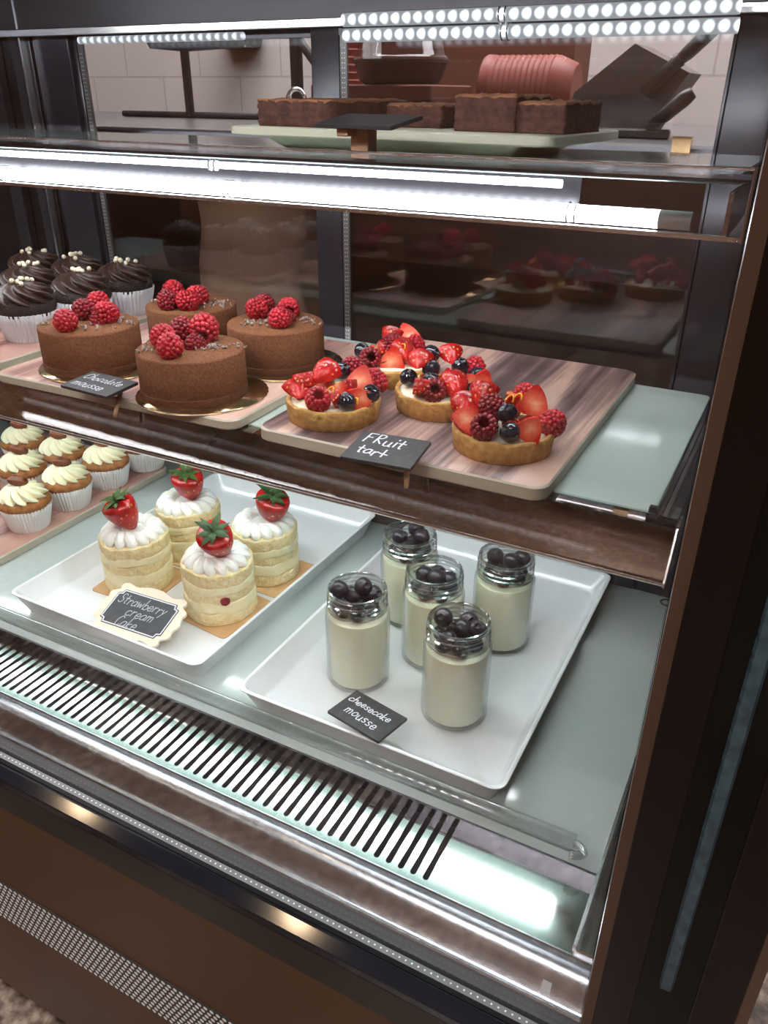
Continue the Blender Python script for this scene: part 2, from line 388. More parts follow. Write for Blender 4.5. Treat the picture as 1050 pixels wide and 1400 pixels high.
# ------------------------------------------------------------------ room
ZF = -.52
def room():
    struct(new_obj('floor', bx(-3.2,2.6,-2.6,2.5,ZF-.04,ZF), M['granite'], smooth=False))
    struct(new_obj('ceiling', bx(-3.2,2.6,-2.6,2.5,2.2,2.24), M['roomceil'], smooth=False))
    struct(new_obj('wall_back', bx(-3.2,2.6,2.2,2.26,ZF,2.2), M['tile'], smooth=False))
    struct(new_obj('wall_front', bx(-3.2,2.6,-2.6,-2.54,ZF,2.2), M['roomwood'], smooth=False))
    struct(new_obj('wall_left', bx(-3.2,-3.14,-2.54,2.2,ZF,2.2), M['roomwood'], smooth=False))
    struct(new_obj('wall_right', bx(2.54,2.6,-2.54,2.2,ZF,2.2), M['roomwood'], smooth=False))
    first = None
    for (x,y) in ((-2.37,-.95),(-1.21,-.95),(-2.3,-1.9),(.6,-1.7),(-.9,1.75),(-1.9,1.75)):  # first two give the front bar glints; the others are added fill
        if first is None:
            t = thing('ceiling_light', 'unseen round warm lamp in the ceiling', 'light', (x,y,2.2), group='round warm lamps in the shop ceiling'); first = t
            new_obj('rim', lathe([(.055,0),(.070,-.004),(.072,-.012),(.058,-.014)],32), M['hem'], t)
            new_obj('lens', lathe([(0,-.011),(.058,-.011)],32), M['warm_lamp'], t)
        else:
            c = copy_tree(first); c.location = (x,y,2.2)
    first = None
    for (x,y) in ((-.5,-1.7),(1.2,-.7),(-2.2,-.2),(-1.3,1.55),(.1,1.6),(-.6,1.72)):  # added panels, out of view, lifting the light in shop and kitchen
        if first is None:
            t = thing('fill_light_panel', 'unseen light panel added to brighten shop and kitchen', 'light', (x,y,2.2), group='unseen light panels added to brighten shop and kitchen'); first = t
            new_obj('frame', bx(-.46,.46,-.31,.31,-.012,0), M['hem'], t)
            new_obj('diffuser', bx(-.44,.44,-.29,.29,-.016,-.011), M['fill_glow'], t)
        else:
            c = copy_tree(first); c.location = (x,y,2.2)
room()

# ------------------------------------------------------------------ display case
XL, XR = -1.32, -.043
def grille(bm, x_last, pitch, n, w, y0, y1, z, t, xl, xr, yb, yf):
    """slotted plate: one cell per slot, rounded slot ends, real holes with walls"""
    def cell(xa, xb, cx):
        ns = 8; r = w/2
        hole = []
        for i in range(ns+1):
            a = PI*i/ns; hole.append((cx+r*math.cos(a), y1-r+r*math.sin(a)))
        for i in range(ns+1):
            a = PI+PI*i/ns; hole.append((cx+r*math.cos(a), y0+r+r*math.sin(a)))
        # right half strip, left half strip + caps by fan to outer rectangle
        N = len(hole); out = []
        for (hx,hy) in hole:
            if hy >= y1-r-1e-9 and hy > (y0+y1)/2:
                k = (hx-(cx-r))/(2*r); out.append((xa+(xb-xa)*k, yb))
            else:
                k = (hx-(cx-r))/(2*r); out.append((xa+(xb-xa)*k, yf))
        hv = [bm.verts.new((x,y,z)) for x,y in hole]; hv2 = [bm.verts.new((x,y,z-t)) for x,y in hole]
        ov = [bm.verts.new((x,y,z)) for x,y in out]
        for i in range(N):
            j = (i+1) % N
            bm.faces.new((hv[i],hv[j],ov[j],ov[i])); bm.faces.new((hv[i],hv2[i],hv2[j],hv[j]))
    for k in range(n):
        cx = x_last-k*pitch; cell(cx-pitch/2, cx+pitch/2, cx)
    def quad(xa,xb):
        bm.faces.new([bm.verts.new(p) for p in ((xa,yf,z),(xb,yf,z),(xb,yb,z),(xa,yb,z))])
    quad(x_last+pitch/2, xr); quad(xl, x_last-(n-.5)*pitch)
    return bm

case = thing('display_case', 'refrigerated glass bakery display case with steel ledge and brown front', 'display case', (0,0,0))
def P(name, bm, m, **k): return new_obj(name, bm, m, case, **k)
deck = P('base_deck', bx(XL,XR,.4625,.945,-.008,0,.002,2), M['deck'], smooth=True, auto=30)
new_obj('drain_hole', lathe([(.0085,.0004),(.0085,.0006),(.006,.0006),(.0055,-.004),(0,-.004)],24,off=(-.0660,.8900,0)), M['rubber_black'], deck)
P('deck_edge', bx(XL,XR,.4605,.463,-.0125,-.0005), M['dark_steel'], smooth=False)
# acrylic guard strip standing on the deck front, rounded end
g = bmesh.new(); box(g, XL,-.066,.472,.477,0,.019,.0012,2)
guard = P('acrylic_guard', g, M['acrylic'], auto=30)
g = bmesh.new(); tube(g, [(-.068+.010*math.sin(a), .4745-.006+.006*math.cos(a)*1.0, .010) for a in [PI*i/12 for i in range(13)]], .0035, 8)
new_obj('rounded_end', g, M['acrylic'], guard)
gr = P('air_grille', grille(bmesh.new(), -.1692, .0115, 99, .0052, .4003, .4612, -.0122, .0012, XL, XR, .4625, .3935), M['grille_steel'], smooth=False)
P('grille_duct', extrude_profile([(.4625,-.0135),(.463,-.06),(.392,-.06),(.3925,-.0135),(.391,-.0135),(.390,-.062),(.465,-.062),(.4645,-.0135)], XL, XR), M['kitchen_dark'], smooth=False)
# ledge: rolled bend then a slope down to the gasket
pr = [(.3945,-.0122),(.3938,-.0106),(.3928,-.0106),(.3921,-.0120),(.3915,-.0121),(.3890,-.0123),(.3865,-.0129),(.3840,-.0140),(.3815,-.0157),(.3790,-.0181),(.3765,-.0213),(.3740,-.0250),(.3678,-.0335),(.3662,-.0345),(.3645,-.0345),(.3630,-.0362),(.3630,-.052),(.3935,-.052)]
ledge = P('front_ledge', extrude_profile(pr, XL, -.026), M['ledge_steel'], auto=25)
new_obj('tape_scrap', extrude_profile([(.3742,-.0247),(.3690,-.0317),(.3687,-.0313),(.3739,-.0243)], -.0585,-.0515), M['sticker'], ledge, smooth=False)
P('gasket', extrude_profile([(.363,-.036),(.3545,-.040),(.3545,-.05),(.363,-.05)], XL, -.026), M['gasket'], smooth=False)
sp = P('spacer_bar', bx(XL,-.026,.3452,.3512,-.048,-.041), M['spacer'], smooth=False)
d = bmesh.new()
for i in range(232):
    bmesh.ops.create_circle(d, cap_ends=True, radius=.0008, segments=8, matrix=Matrix.Translation((-.028-i*.0055,.3482,-.0407)))
new_obj('drying_hole', d, M['spacer_dot'], sp, smooth=False)
fg = bmesh.new(); box(fg, XL,-.026,.3515,.3545,-.05,.70)
P('front_glass', fg, M['front_glass'], smooth=False)
P('front_bar', extrude_profile([(.3420,-.046),(.3410,-.0443),(.3400,-.0446),(.3304,-.0501),(.3296,-.0512),(.3293,-.058),(.332,-.062),(.3515,-.062),(.3515,-.049),(.342,-.049)], XL, -.026), M['bar'], smooth=False)
P('black_band', bx(XL,-.026,.3300,.345,-.0965,-.060), M['band'], smooth=False)
P('fascia_panel', bx(XL,-.026,.3310,.345,ZF+.03,-.0965), M['fascia'], smooth=False)
# perforated strip: black plate + pale round holes
vz0, vz1 = -.318, -.243
vent = P('vent_strip', bx(XL,-.20,.3295,.3312,vz0,vz1), M['rubber_black'], smooth=False)
d = bmesh.new(); rows = 11; ph = (vz1-vz0)/rows
for j in range(rows):
    z = vz0+ph*(j+.5)
    for i in range(120):
        x = -.205-i*.0078-(.0039 if j % 2 else 0)
        vs = [d.verts.new((x+.0027*math.cos(a), .3293, z+.0027*math.sin(a))) for a in [2*PI*k/8 for k in range(8)]]
        d.faces.new(vs)
o = new_obj('perforation', d, M['dot'], vent, smooth=False)
P('plinth', bx(XL,-.026,.36,.90,ZF,ZF+.03), M['black'], smooth=False)
P('case_body', bx(XL,XR,.395,.945,ZF+.03,-.07), M['kitchen_dark'], smooth=False)
# right end wall, with perforated upright
w = P('end_wall', bx(-.0262,-.0175,.362,.93,-.10,.76), M['dark_steel'], smooth=False)
P('side_channel', bx(XR+.0003,-.0262,.3935,.898,-.030,-.004,.0012,1), M['grille_steel'], smooth=False)
rail = P('wall_rail', bx(XR-.0012,XR+.0014,.3935,.86,-.006,.0012), M['hem'], smooth=False)
for (y,z) in ((.435,-.004),(.412,.008),(.458,.012)):
    s_ = lathe([(.0028,0),(.0026,.0012),(.0016,.002),(0,.002)],16); bmesh.ops.rotate(s_, verts=s_.verts[:], matrix=Matrix.Rotation(-PI/2,3,'Y'))
    P('screw', s_, M['hem'], loc=(-.0263,y,z))
P('far_wall', bx(XL-.02,XL,.36,.93,-.10,.76), M['dark_steel'], smooth=False)
P('case_top', bx(XL-.02,-.0265,.345,.95,.70,.76), M['header'], smooth=False)
# back: header, stiles, two sliding doors
P('back_header', bx(XL,-.0262,.899,.94,.6290,.70), M['header'], smooth=False)
P('header_lip', bx(XL,-.0262,.890,.896,.6250,.6340,.001), M['hem'], smooth=False)
P('back_stile', bx(-1.041,-.974,.914,.942,.0,.6290,.002), M['frame'], smooth=False)
P('corner_trim', bx(-1.0520,-1.0485,.898,.914,.0,.70), M['hem'], smooth=False)
P('back_stile', bx(-.111,-.0262,.900,.927,.0,.6290,.003), M['frame'], auto=30)
P('back_panel', bx(XL,-1.041,.917,.935,.0,.6290), M['dark_steel'], smooth=False)
up = P('shelf_standard', bx(-1.084,-1.055,.910,.917,.0,.6290), M['header'], smooth=False)
u = bmesh.new()
for i in range(22): box(u, -1.0705,-1.0685,.9094,.911,.02+i*.0283,.037+i*.0283)
new_obj('slot', u, M['black'], up, smooth=False)
P('shelf_standard', bx(-1.137,-1.111,.902,.917,.0,.6290,.002), M['frame'], smooth=False)
def door(x0, x1, y, sl, sr, lw_dots):
    zt_ = .6290; zb_ = 0.0005
    dn = P('sliding_door', bx(x1-sr,x1,y,y+.016,zb_,zt_,.0015), M['frame'], auto=30)
    new_obj('side_rail', bx(x0,x0+sl,y,y+.016,zb_,zt_,.0015), M['frame'], dn, auto=30)
    new_obj('top_rail', bx(x0+sl,x1-sr,y,y+.016,.6175,zt_), M['frame'], dn, smooth=False)
    new_obj('bottom_rail', bx(x0+sl,x1-sr,y,y+.016,zb_,.03), M['frame'], dn, smooth=False)
    new_obj('pane', bx(x0+sl,x1-sr,y+.006,y+.010,.03,.6175), M['door_glass'], dn, smooth=False)
    gp = new_obj('glass_spacer', bx(x0+sl,x0+sl+.009,y+.0022,y+.0058,.03,.6175), M['spacer'], dn, smooth=False)
    if lw_dots:
        q = bmesh.new()
        for i in range(115):
            for dx in (.003,.006):
                bmesh.ops.create_circle(q, cap_ends=True, radius=.0007, segments=6, matrix=Matrix.Translation((x0+sl+dx,y+.002,.035+i*.005)) @ Matrix.Rotation(PI/2,4,'X'))
        new_obj('drying_hole', q, M['spacer_dot'], gp, smooth=False)
    return dn
door(-.980,-.5575,.922,.0125,.027,True)
door(-.571,-.105,.900,.038,.006,True)
P('door_latch', bx(-.158,-.139,.945,.957,.488,.522), M['brass'], smooth=False)
# top light tube under the case roof (front)
def led(parent, x0, x1, y, z, r, m, clips, name='light_tube', caps=True):
    q = bmesh.new(); tube(q, [(x0,0,0),(x1,0,0)], r, 20)
    o = new_obj(name, q, m, parent, auto=40, loc=(0,y,z))
    for xx in ((x0,x1) if caps else ()):
        s = 1 if xx == x1 else -1
        q = bmesh.new(); tube(q, [(xx-s*.001,0,0),(xx+s*.022,0,0)], r*1.02, 20); new_obj('end_cap', q, M['cap'], o, auto=40)
    for xx in clips:
        q = bmesh.new()
        for dx in (0,.006):
            tube(q, [(xx+dx,(r+.001)*math.cos(a),(r+.001)*math.sin(a)) for a in [2*PI*i/16 for i in range(17)]], .0009, 6)
        new_obj('clip', q, M['hem'], o)
    return o
led(case, -1.25, -.10, .420, .680, .011, M['led_top'], (-.36,-.70))
P('lamp_bracket', bx(-1.26,-.09,.413,.427,.6905,.70), M['header'], smooth=False)
led(case, -.488, -.1015, .8350, .6265, .0062, M['led_reflection'], (-.315,), caps=False)  # glowing stand-in for the front tube's reflection in the door glass
led(case, -.492, -.1015, .8440, .6130, .0062, M['led_reflection'], (-.315,), caps=False)  # second row of that reflection, also built as a glowing tube
led(case, -.900, -.640, .8650, .6170, .0042, M['led_reflection2'], (), caps=False)  # stand-in for the fainter reflection in the left door
P('lamp_bracket', bx(-.4895,-.1015,.829,.841,.633,.636), M['header'], smooth=False)  # added strip above the stand-in reflection
# corner post at the right end
post = P('corner_post', bx(-.0168,.059,.335,.95,ZF,.80,.0008,1), M['post'], smooth=False)
def vprism(pts, z0, z1):
    bm = bmesh.new(); a = [bm.verts.new((x,y,z0)) for x,y in pts]; b = [bm.verts.new((x,y,z1)) for x,y in pts]; n = len(pts)
    for i in range(n): bm.faces.new((a[i],a[(i+1)%n],b[(i+1)%n],b[i]))
    bm.faces.new(a[::-1]); bm.faces.new(b); return bm
new_obj('edge_strip', vprism([(-.0245,.344),(-.0235,.3365),(-.0168,.3335),(-.0168,.36),(-.0245,.36)],ZF,.80), M['edge'], post, smooth=False)
new_obj('edge_strip', vprism([(.059,.3335),(.0655,.336),(.0665,.344),(.0665,.36),(.059,.36)],ZF,.80), M['edge'], post, smooth=False)
new_obj('face_panel', bx(-.0168,.0045,.3325,.336,ZF,.80,.0006,1), M['post_red'], post, smooth=False)
new_obj('face_panel', bx(.036,.059,.3325,.336,ZF,.80,.0006,1), M['post_red'], post, smooth=False)
new_obj('reflection_strip', vprism([(.0150,.3355),(.0165,.3320),(.0220,.3320),(.0235,.3355)],.085,.80), M['blue_reflection'], post, smooth=False)  # strip coloured as the bluish reflection in the post's black face

# ------------------------------------------------------------------ shelves
def shelf(name, label, z, kind):
    t = thing(name, label, 'shelf', (0,0,z))
    N = lambda n, bm, m, **k: new_obj(n, bm, m, t, **k)
    if kind == 'mid':
        N('glass_plate', slab_xy(-1.30,-.0616,.5505,.842,-.007,0,.006), [M['shelf_glass'],M['glass_edge']], auto=30)
        N('front_flange', bx(-1.30,-.044,.5345,.5500,-.0035,-.0006,.0008,1), M['mirror_steel'], smooth=False)
        pf = [(.5362,-.0006),(.5362,-.0024),(.5193,-.0345),(.5190,-.0375),(.5200,-.0380),(.5200,-.0395),(.5168,-.0392),(.5162,-.0365),(.5167,-.0340),(.5345,-.0006)]
        fb = bmesh.new(); prev = None                       # the long sheet is very slightly twisted along its length
        for k in range(33):
            xx = -1.30+(1.2565)*k/32; dy = .0006-.0019*k/32
            cur = [fb.verts.new((xx, yy+(dy if zz < -.003 else 0), zz)) for yy,zz in pf]
            if prev:
                for q in range(len(pf)): fb.faces.new((prev[q],prev[(q+1)%len(pf)],cur[(q+1)%len(pf)],cur[q]))
            prev = cur
        fr = N('front_fascia', fb, M['mirror_steel'], smooth=False)
        new_obj('bright_hem', extrude_profile([(.5166,-.0356),(.5156,-.0354),(.5142,-.0360),(.5138,-.0374),(.5148,-.0388),(.5166,-.0388)],-1.30,-.0435), M['hem'], fr, smooth=False)
        N('end_cap_plate', extrude_profile([(.5335,0),(.5555,0),(.5555,-.036),(.5140,-.0395),(.5138,-.0355)],-.0435,-.0421), M['hem'], smooth=False)
        N('light_housing', extrude_profile([(.5350,-.0036),(.5850,-.0085),(.5850,-.0105),(.5350,-.0060)],-1.30,-.0435), M['hem'], smooth=False)
        led(t,-1.28,-.10,.632,-.0200,.0085,M['led'],(-.28,-.62))
        N('side_bracket', extrude_profile([(.5500,-.001),(.842,-.001),(.842,-.018),(.60,-.030),(.5500,-.030)],-.0600,-.0570), M['steel'], smooth=False)
        N('side_rail', bx(-.0560,-.0530,.5480,.842,-.012,-.001), M['hem'], smooth=False)
        N('wall_bracket', bx(-.0455,-.0430,.5350,.84,-.022,-.003), M['steel'], smooth=False)
        N('edge_clip', bx(-.0665,-.0605,.5500,.5560,-.0005,.0035), M['black'], smooth=False)
    else:
        N('glass_plate', slab_xy(-1.30,-.0560,.6300,.842,-.007,0,.006), [M['shelf_glass'],M['glass_edge']], auto=30)
        N('clear_panel', bx(-1.30,-.0450,.5850,.5875,-.0345,.0060), M['clear'], smooth=False)
        N('top_edge', bx(-1.30,-.0435,.5835,.5905,.0055,.0075,.0004,1), M['hem'], smooth=False)
        N('bottom_edge', extrude_profile([(.5835,-.0375),(.5895,-.0375),(.5895,-.0345),(.5835,-.0345)],-1.30,-.0435), M['hem'], smooth=False)
        N('end_trim', bx(-.0452,-.0425,.5828,.5900,-.0380,.0080,.0006,1), M['edge'], smooth=False)
        N('front_flange', bx(-1.30,-.0452,.5880,.6310,-.0022,0,.0006,1), M['dark_steel'], smooth=False)
        led(t,-1.28,-.105,.6320,-.0325,.0064,M['led'],(-.173,-.498,-.80))
        led(t,-1.28,-.175,.6120,-.0105,.0030,M['upper_reflection'],(-.498,),caps=False)  # thin glowing tube standing in for the reflected band above the lamp
        N('dark_gap_strip', bx(-1.30,-.170,.6470,.6482,-.0300,-.0075), M['black'], smooth=False)  # added black strip that darkens the gap between the bright bands
        N('side_bracket', extrude_profile([(.5900,-.008),(.842,-.008),(.842,-.024),(.65,-.036),(.5900,-.036)],-.0575,-.0545), M['steel'], smooth=False)
        N('wall_bracket', bx(-.0455,-.0430,.5900,.84,-.030,-.010), M['steel'], smooth=False)
    return t
def slab_xy(x0,x1,y0,y1,z0,z1,r):
    bm = slab((x1-x0)/2,(y1-y0)/2,z1-z0,r,1,.0008)
    bmesh.ops.translate(bm, verts=bm.verts[:], vec=((x0+x1)/2,(y0+y1)/2,z0)); return bm
ZM, ZT = .287, .5125
shelf('glass_shelf', 'lower frosted glass shelf with steel front, holding mousse cakes and fruit tarts', ZM, 'mid')
shelf('glass_shelf', 'upper glass shelf with bright light tube behind its clear front', ZT, 'top')

# ------------------------------------------------------------------ boards and trays
def board(name, label, x0,x1,y0,y1,z,h,m,r=.014,group=None,rz=0):
    o = new_obj(name, slab((x1-x0)/2,(y1-y0)/2,h,r,1,.0014), [m,M['board_side']], auto=40, loc=((x0+x1)/2,(y0+y1)/2,z), rot=(0,0,rz))
    return tag(o,label,'board',group)
board('serving_board','walnut look board holding the fruit tarts on the lower shelf',-.4035,-.1385,.5235,.8505,ZM,.012,M['wood'])
board('serving_board','narrow pink wood board under the mousse cakes',-.742,-.432,.5235,.800,ZM,.010,M['pinkwood'],rz=.02)
board('serving_board','pinkish wood board under the chocolate cupcakes at far left',-1.06,-.757,.530,.840,ZM,.012,M['pinkwood2'])
board('serving_board','pinkish wood board under the carrot cupcakes on the case floor',-1.16,-.866,.545,.89,0,.012,M['pinkwood2'])
t1 = new_obj('white_tray', tray_bm(.1425,.198,.029), M['white_tray'], auto=40, loc=(-.2765,.678,0)); tag(t1,'white rectangular tray holding five glass jars','tray')
t2 = new_obj('white_tray', tray_bm(.1455,.196,.029), M['white_tray'], auto=40, loc=(-.6170,.685,0), rot=(0,0,-.012)); tag(t2,'white rectangular tray holding four strawberry cakes','tray')

# ------------------------------------------------------------------ fruit prototypes (kept as meshes, placed by copies)
def mesh_of(bm, name, ms, auto=None):
    bmesh.ops.recalc_face_normals(bm, faces=bm.faces[:])
    me = bpy.data.meshes.new(name); bm.to_mesh(me); bm.free()
    for p in me.polygons: p.use_smooth = True
    if auto: me.set_sharp_from_angle(angle=math.radians(auto))
    for m in ms: me.materials.append(m)
    return me
def inst(name, me, parent, loc, rot=(0,0,0), s=1.0):
    o = bpy.data.objects.new(name, me); COL.objects.link(o); o.parent = parent
    o.location = loc; o.rotation_euler = rot; o.scale = (s,s,s) if not isinstance(s,tuple) else s
    return o
def raspberry_mesh(m, seed, R=.0098):
    rnd = random.Random(seed); bm = bmesh.new()
    rows = [(.62,-.86,10),(.84,-.58,13),(.95,-.22,15),(.95,.12,15),(.86,.45,14),(.68,.76,11),(.40,1.0,7)]
    for k,(r,z,n) in enumerate(rows):
        for i in range(n):
            a = 2*PI*(i+.5*(k%2))/n+rnd.uniform(-.08,.08)
            s = R*.215*rnd.uniform(.92,1.14)
            bmesh.ops.create_icosphere(bm, subdivisions=2, radius=s, matrix=Matrix.Translation((R*r*math.cos(a),R*r*math.sin(a),R*(z*1.02)+rnd.uniform(-.0003,.0003))))
    bmesh.ops.create_icosphere(bm, subdivisions=1, radius=R*.27, matrix=Matrix.Translation((0,0,R*1.12)))
    # inner wall of the hollow
    lathe([(.0,.6*R),(.3*R,.5*R),(.5*R,-.3*R),(.62*R,-.75*R),(.80*R,-.5*R),(.84*R,.1*R),(.7*R,.7*R),(0,1.0*R)],16,bm=bm)
    return mesh_of(bm,'raspberry',[m])
RASP = [raspberry_mesh(M['rasp'],1), raspberry_mesh(M['rasp'],2), raspberry_mesh(M['rasp_d'],3)]
def straw_prof(R, H, n=16):
    pr = []
    for i in range(n+1):
        t = i/n                                   # 0 tip .. 1 shoulder
        r = R*(math.sin(min(1,t*1.15)*PI/2)**.72)*(1 if t < .86 else math.cos((t-.86)/.14*PI/2*.96)**.6)
        pr.append((max(r,0),H*t))
    pr[0] = (0,0); pr[-1] = (0,H*.97); return pr
def strawberry_bm(R=.0145, H=.032, seed=1):
    rnd = random.Random(seed); ph = rnd.uniform(0,6)
    return lathe(straw_prof(R,H),28,rmod=lambda t,a,r,z:(r*(1+.05*math.cos(2*a+ph)+.03*math.cos(3*a)),z))
STRAW = mesh_of(strawberry_bm(),'strawberry',[M['straw']])
def cut_strawberry(seed, nrm, off, R=.0138, H=.0275, second=None):
    bm = strawberry_bm(R,H,seed)
    bmesh.ops.translate(bm, verts=bm.verts[:], vec=(0,0,-H/2))
    for n_,o_ in ([(nrm,off)]+([second] if second else [])):
        n_ = Vector(n_).normalized()
        r = bmesh.ops.bisect_plane(bm, geom=bm.verts[:]+bm.edges[:]+bm.faces[:], plane_co=n_*o_, plane_no=n_, clear_outer=True)
        es = [e for e in r['geom_cut'] if isinstance(e,bmesh.types.BMEdge)]
        f = bmesh.ops.edgeloop_fill(bm, edges=es)
        for ff in f['faces']: ff.material_index = 1
    return mesh_of(bm,'strawberry_piece',[M['straw'],M['flesh']],auto=50)
SHALF = [cut_strawberry(3,(1,0,.1),.001), cut_strawberry(4,(1,.2,-.2),.002)]
SQUART = [cut_strawberry(5,(1,0,0),.001,second=((0,1,.2),.001)), cut_strawberry(6,(1,0,.1),-.004,second=((0,0,1),.006))]
SLICE = [cut_strawberry(7,(1,0,0),.003,second=((-1,0,0),.003))]
def blueberry_mesh(m, R=.0085):
    bm = lathe([(0,-R*.92)]+[(R*math.sin(a),-R*.92*math.cos(a)) for a in [PI*i/14 for i in range(1,13)]]+[(R*.40,R*.86),(R*.36,R*.97),(R*.30,R*.98),(R*.24,R*.78),(0,R*.74)],28,
               rmod=lambda t,a,r,z:(r,z+(R*.05*math.cos(5*a) if z > R*.9 else 0)))
    return mesh_of(bm,'blueberry',[m])
BGL, BLU = blueberry_mesh(M['blue_glazed']), blueberry_mesh(M['blue'],.0093)
def zest_mesh():
    bm = bmesh.new(); tube(bm,[(.0028*math.cos(a),.0028*math.sin(a),.0009*a) for a in [i*.45 for i in range(13)]],.0007,6)
    return mesh_of(bm,'zest_curl',[M['zest']])
ZEST = zest_mesh()
def calyx_mesh(m, seed, n=9, L=.013):
    rnd = random.Random(seed); bm = bmesh.new()
    for i in range(n):
        a = 2*PI*i/n+rnd.uniform(-.2,.2); l = L*rnd.uniform(.75,1.2); lift = rnd.uniform(.1,.9)
        ca,sa = math.cos(a),math.sin(a); prev = None
        for k in range(6):
            t = k/5; w = .0030*math.sin(PI*min(1,t*.9+.12))*(1-t*.35)+.00005
            x = l*t; z = l*lift*t*(1.2-t*.9)+.0004
            p = [Vector((x*ca-w*sa*s, x*sa+w*ca*s, z+(0 if s else .0006))) for s in (-1,0,1)]
            cur = [bm.verts.new(v) for v in p]
            if prev:
                bm.faces.new((prev[0],prev[1],cur[1],cur[0])); bm.faces.new((prev[1],prev[2],cur[2],cur[1]))
            prev = cur
    bmesh.ops.solidify(bm, geom=bm.faces[:], thickness=.0004)
    tube(bm,[(0,0,0),(.0008,0,.004),(.002,.001,.007)],[.0014,.0011,.0009],8)
    return mesh_of(bm,'calyx',[m])
CAL = [calyx_mesh(M['leaf'],1),calyx_mesh(M['leaf_dark'],2),calyx_mesh(M['leaf'],5)]
rr = random.Random(11)
def rrot(): return (rr.uniform(-.6,.6),rr.uniform(-.6,.6),rr.uniform(0,6.28))

# ------------------------------------------------------------------ chocolate mousse cakes
def nibs_bm(spots, seed, z):
    rnd = random.Random(seed); bm = bmesh.new()
    for (x,y,n,sp) in spots:
        for i in range(n):
            s = rnd.uniform(.0008,.0019)
            mtx = Matrix.Translation((x+rnd.gauss(0,sp),y+rnd.gauss(0,sp),z+s*.5+rnd.uniform(0,.0012))) @ Euler((rnd.uniform(0,3),rnd.uniform(0,3),rnd.uniform(0,3))).to_matrix().to_4x4() @ Matrix.Diagonal((1.5,1,.6,1))
            bmesh.ops.create_icosphere(bm, subdivisions=1, radius=s, matrix=mtx)
    return bm
CR, CH = .0515, .0435
def mousse_body():
    return lathe([(0,.007),(CR-.0004,.007),(CR,.0075),(CR,CH-.0022),(CR-.0007,CH-.0007),(CR-.0022,CH),(CR*.6,CH+.0004),(0,CH+.0004)],96)
BODY = mesh_of(mousse_body(),'mousse_body',[M['mousse']],auto=50)
BASE = mesh_of(lathe([(0,0),(CR+.0004,0),(CR+.0006,.001),(CR+.0003,.0068),(CR-.001,.0073),(0,.0073)],96),'cake_base',[M['mousse_base']],auto=50)
zb = ZM+.010
mousse = [
 ('front', (-.5114,.5736), [(-.022,-.012),(-.0234,.0165),(.006,-.034),(-.003,.026)], 1.12, 'front chocolate mousse cake on a gold disc, right beside the black sign',
   [(-.026,-.030,26,.006),(.026,.010,22,.006),(.036,.022,8,.004),(.010,.000,20,.007)]),
 ('left', (-.6643,.5917), [(.0042,-.0327),(-.014,.0101),(-.0287,.0444),(.0157,.0121)], 1.1, 'leftmost chocolate mousse cake, in front of the chocolate cupcakes',
   [(-.034,-.028,8,.004),(.020,.022,26,.007),(.018,-.012,18,.008),(.040,.018,6,.003)]),
 ('back', (-.628,.714), [(-.030,.006),(-.004,-.034),(.018,-.026),(.010,.000)], 1.1, 'rear chocolate mousse cake between the left and front ones',
   [(-.04,-.012,10,.004),(.030,.012,30,.009)]),
 ('right', (-.495,.6924), [(-.0259,.0031),(-.0306,.0235),(.018,-.0166),(.002,.0234)], 1.08, 'rightmost chocolate mousse cake, next to the fruit tart board',
   [(-.014,-.020,34,.008),(.028,.020,14,.006),(.036,.012,8,.004)])]
DISC = mesh_of(lathe([(0,0),(.0635,0),(.0645,.0008),(.0645,.0012),(.0635,.0022),(0,.0022)],72,rmod=lambda t,a,r,z:(r*(1+.006*math.cos(36*a)) if r > .02 else r,z)),'cake_board',[M['gold'],M['white_card']],auto=50)
for p in DISC.polygons:
    if p.center.z < .0012: p.material_index = 1
for key,(x,y),rs,s,lab,nb in mousse:
    d = bpy.data.objects.new('cake_board',DISC); COL.objects.link(d); d.location = (x+.008,y+.002,zb)
    tag(d,{'front':'gold card disc under the front chocolate mousse cake','left':'gold card disc under the leftmost chocolate mousse cake','back':'gold card disc under the rear chocolate mousse cake','right':'gold card disc under the rightmost chocolate mousse cake'}[key],'cake board','gold discs under the mousse cakes')
    t = thing('mousse_cake',lab,'cake',(x,y,zb+.0022),0,'round chocolate mousse cakes')
    inst('mousse_body',BODY,t,(0,0,0)); inst('cake_base',BASE,t,(0,0,0))
    for i,(dx,dy) in enumerate(rs):
        big = 1.18 if (key == 'front' and i == 3) else 1.0
        k = s*big
        tilt = (rr.uniform(1.0,1.9),0,rr.uniform(-.8,.8)+.44+(PI if i == 3 else 0))
        inst('raspberry',RASP[i%2 if i != 1 else 2],t,(dx,dy,CH+.0088*k),tilt,k)
    inst('raspberry',RASP[2],t,(nb[-1][0]*.25+.004,nb[-1][1]*.2,CH+.003),(1.5,.2,1.2),(1.0,1.0,.55))
    n = new_obj('cocoa_nibs',nibs_bm(nb,len(key),CH+.0004),M['nib'],t); n['kind'] = 'stuff'

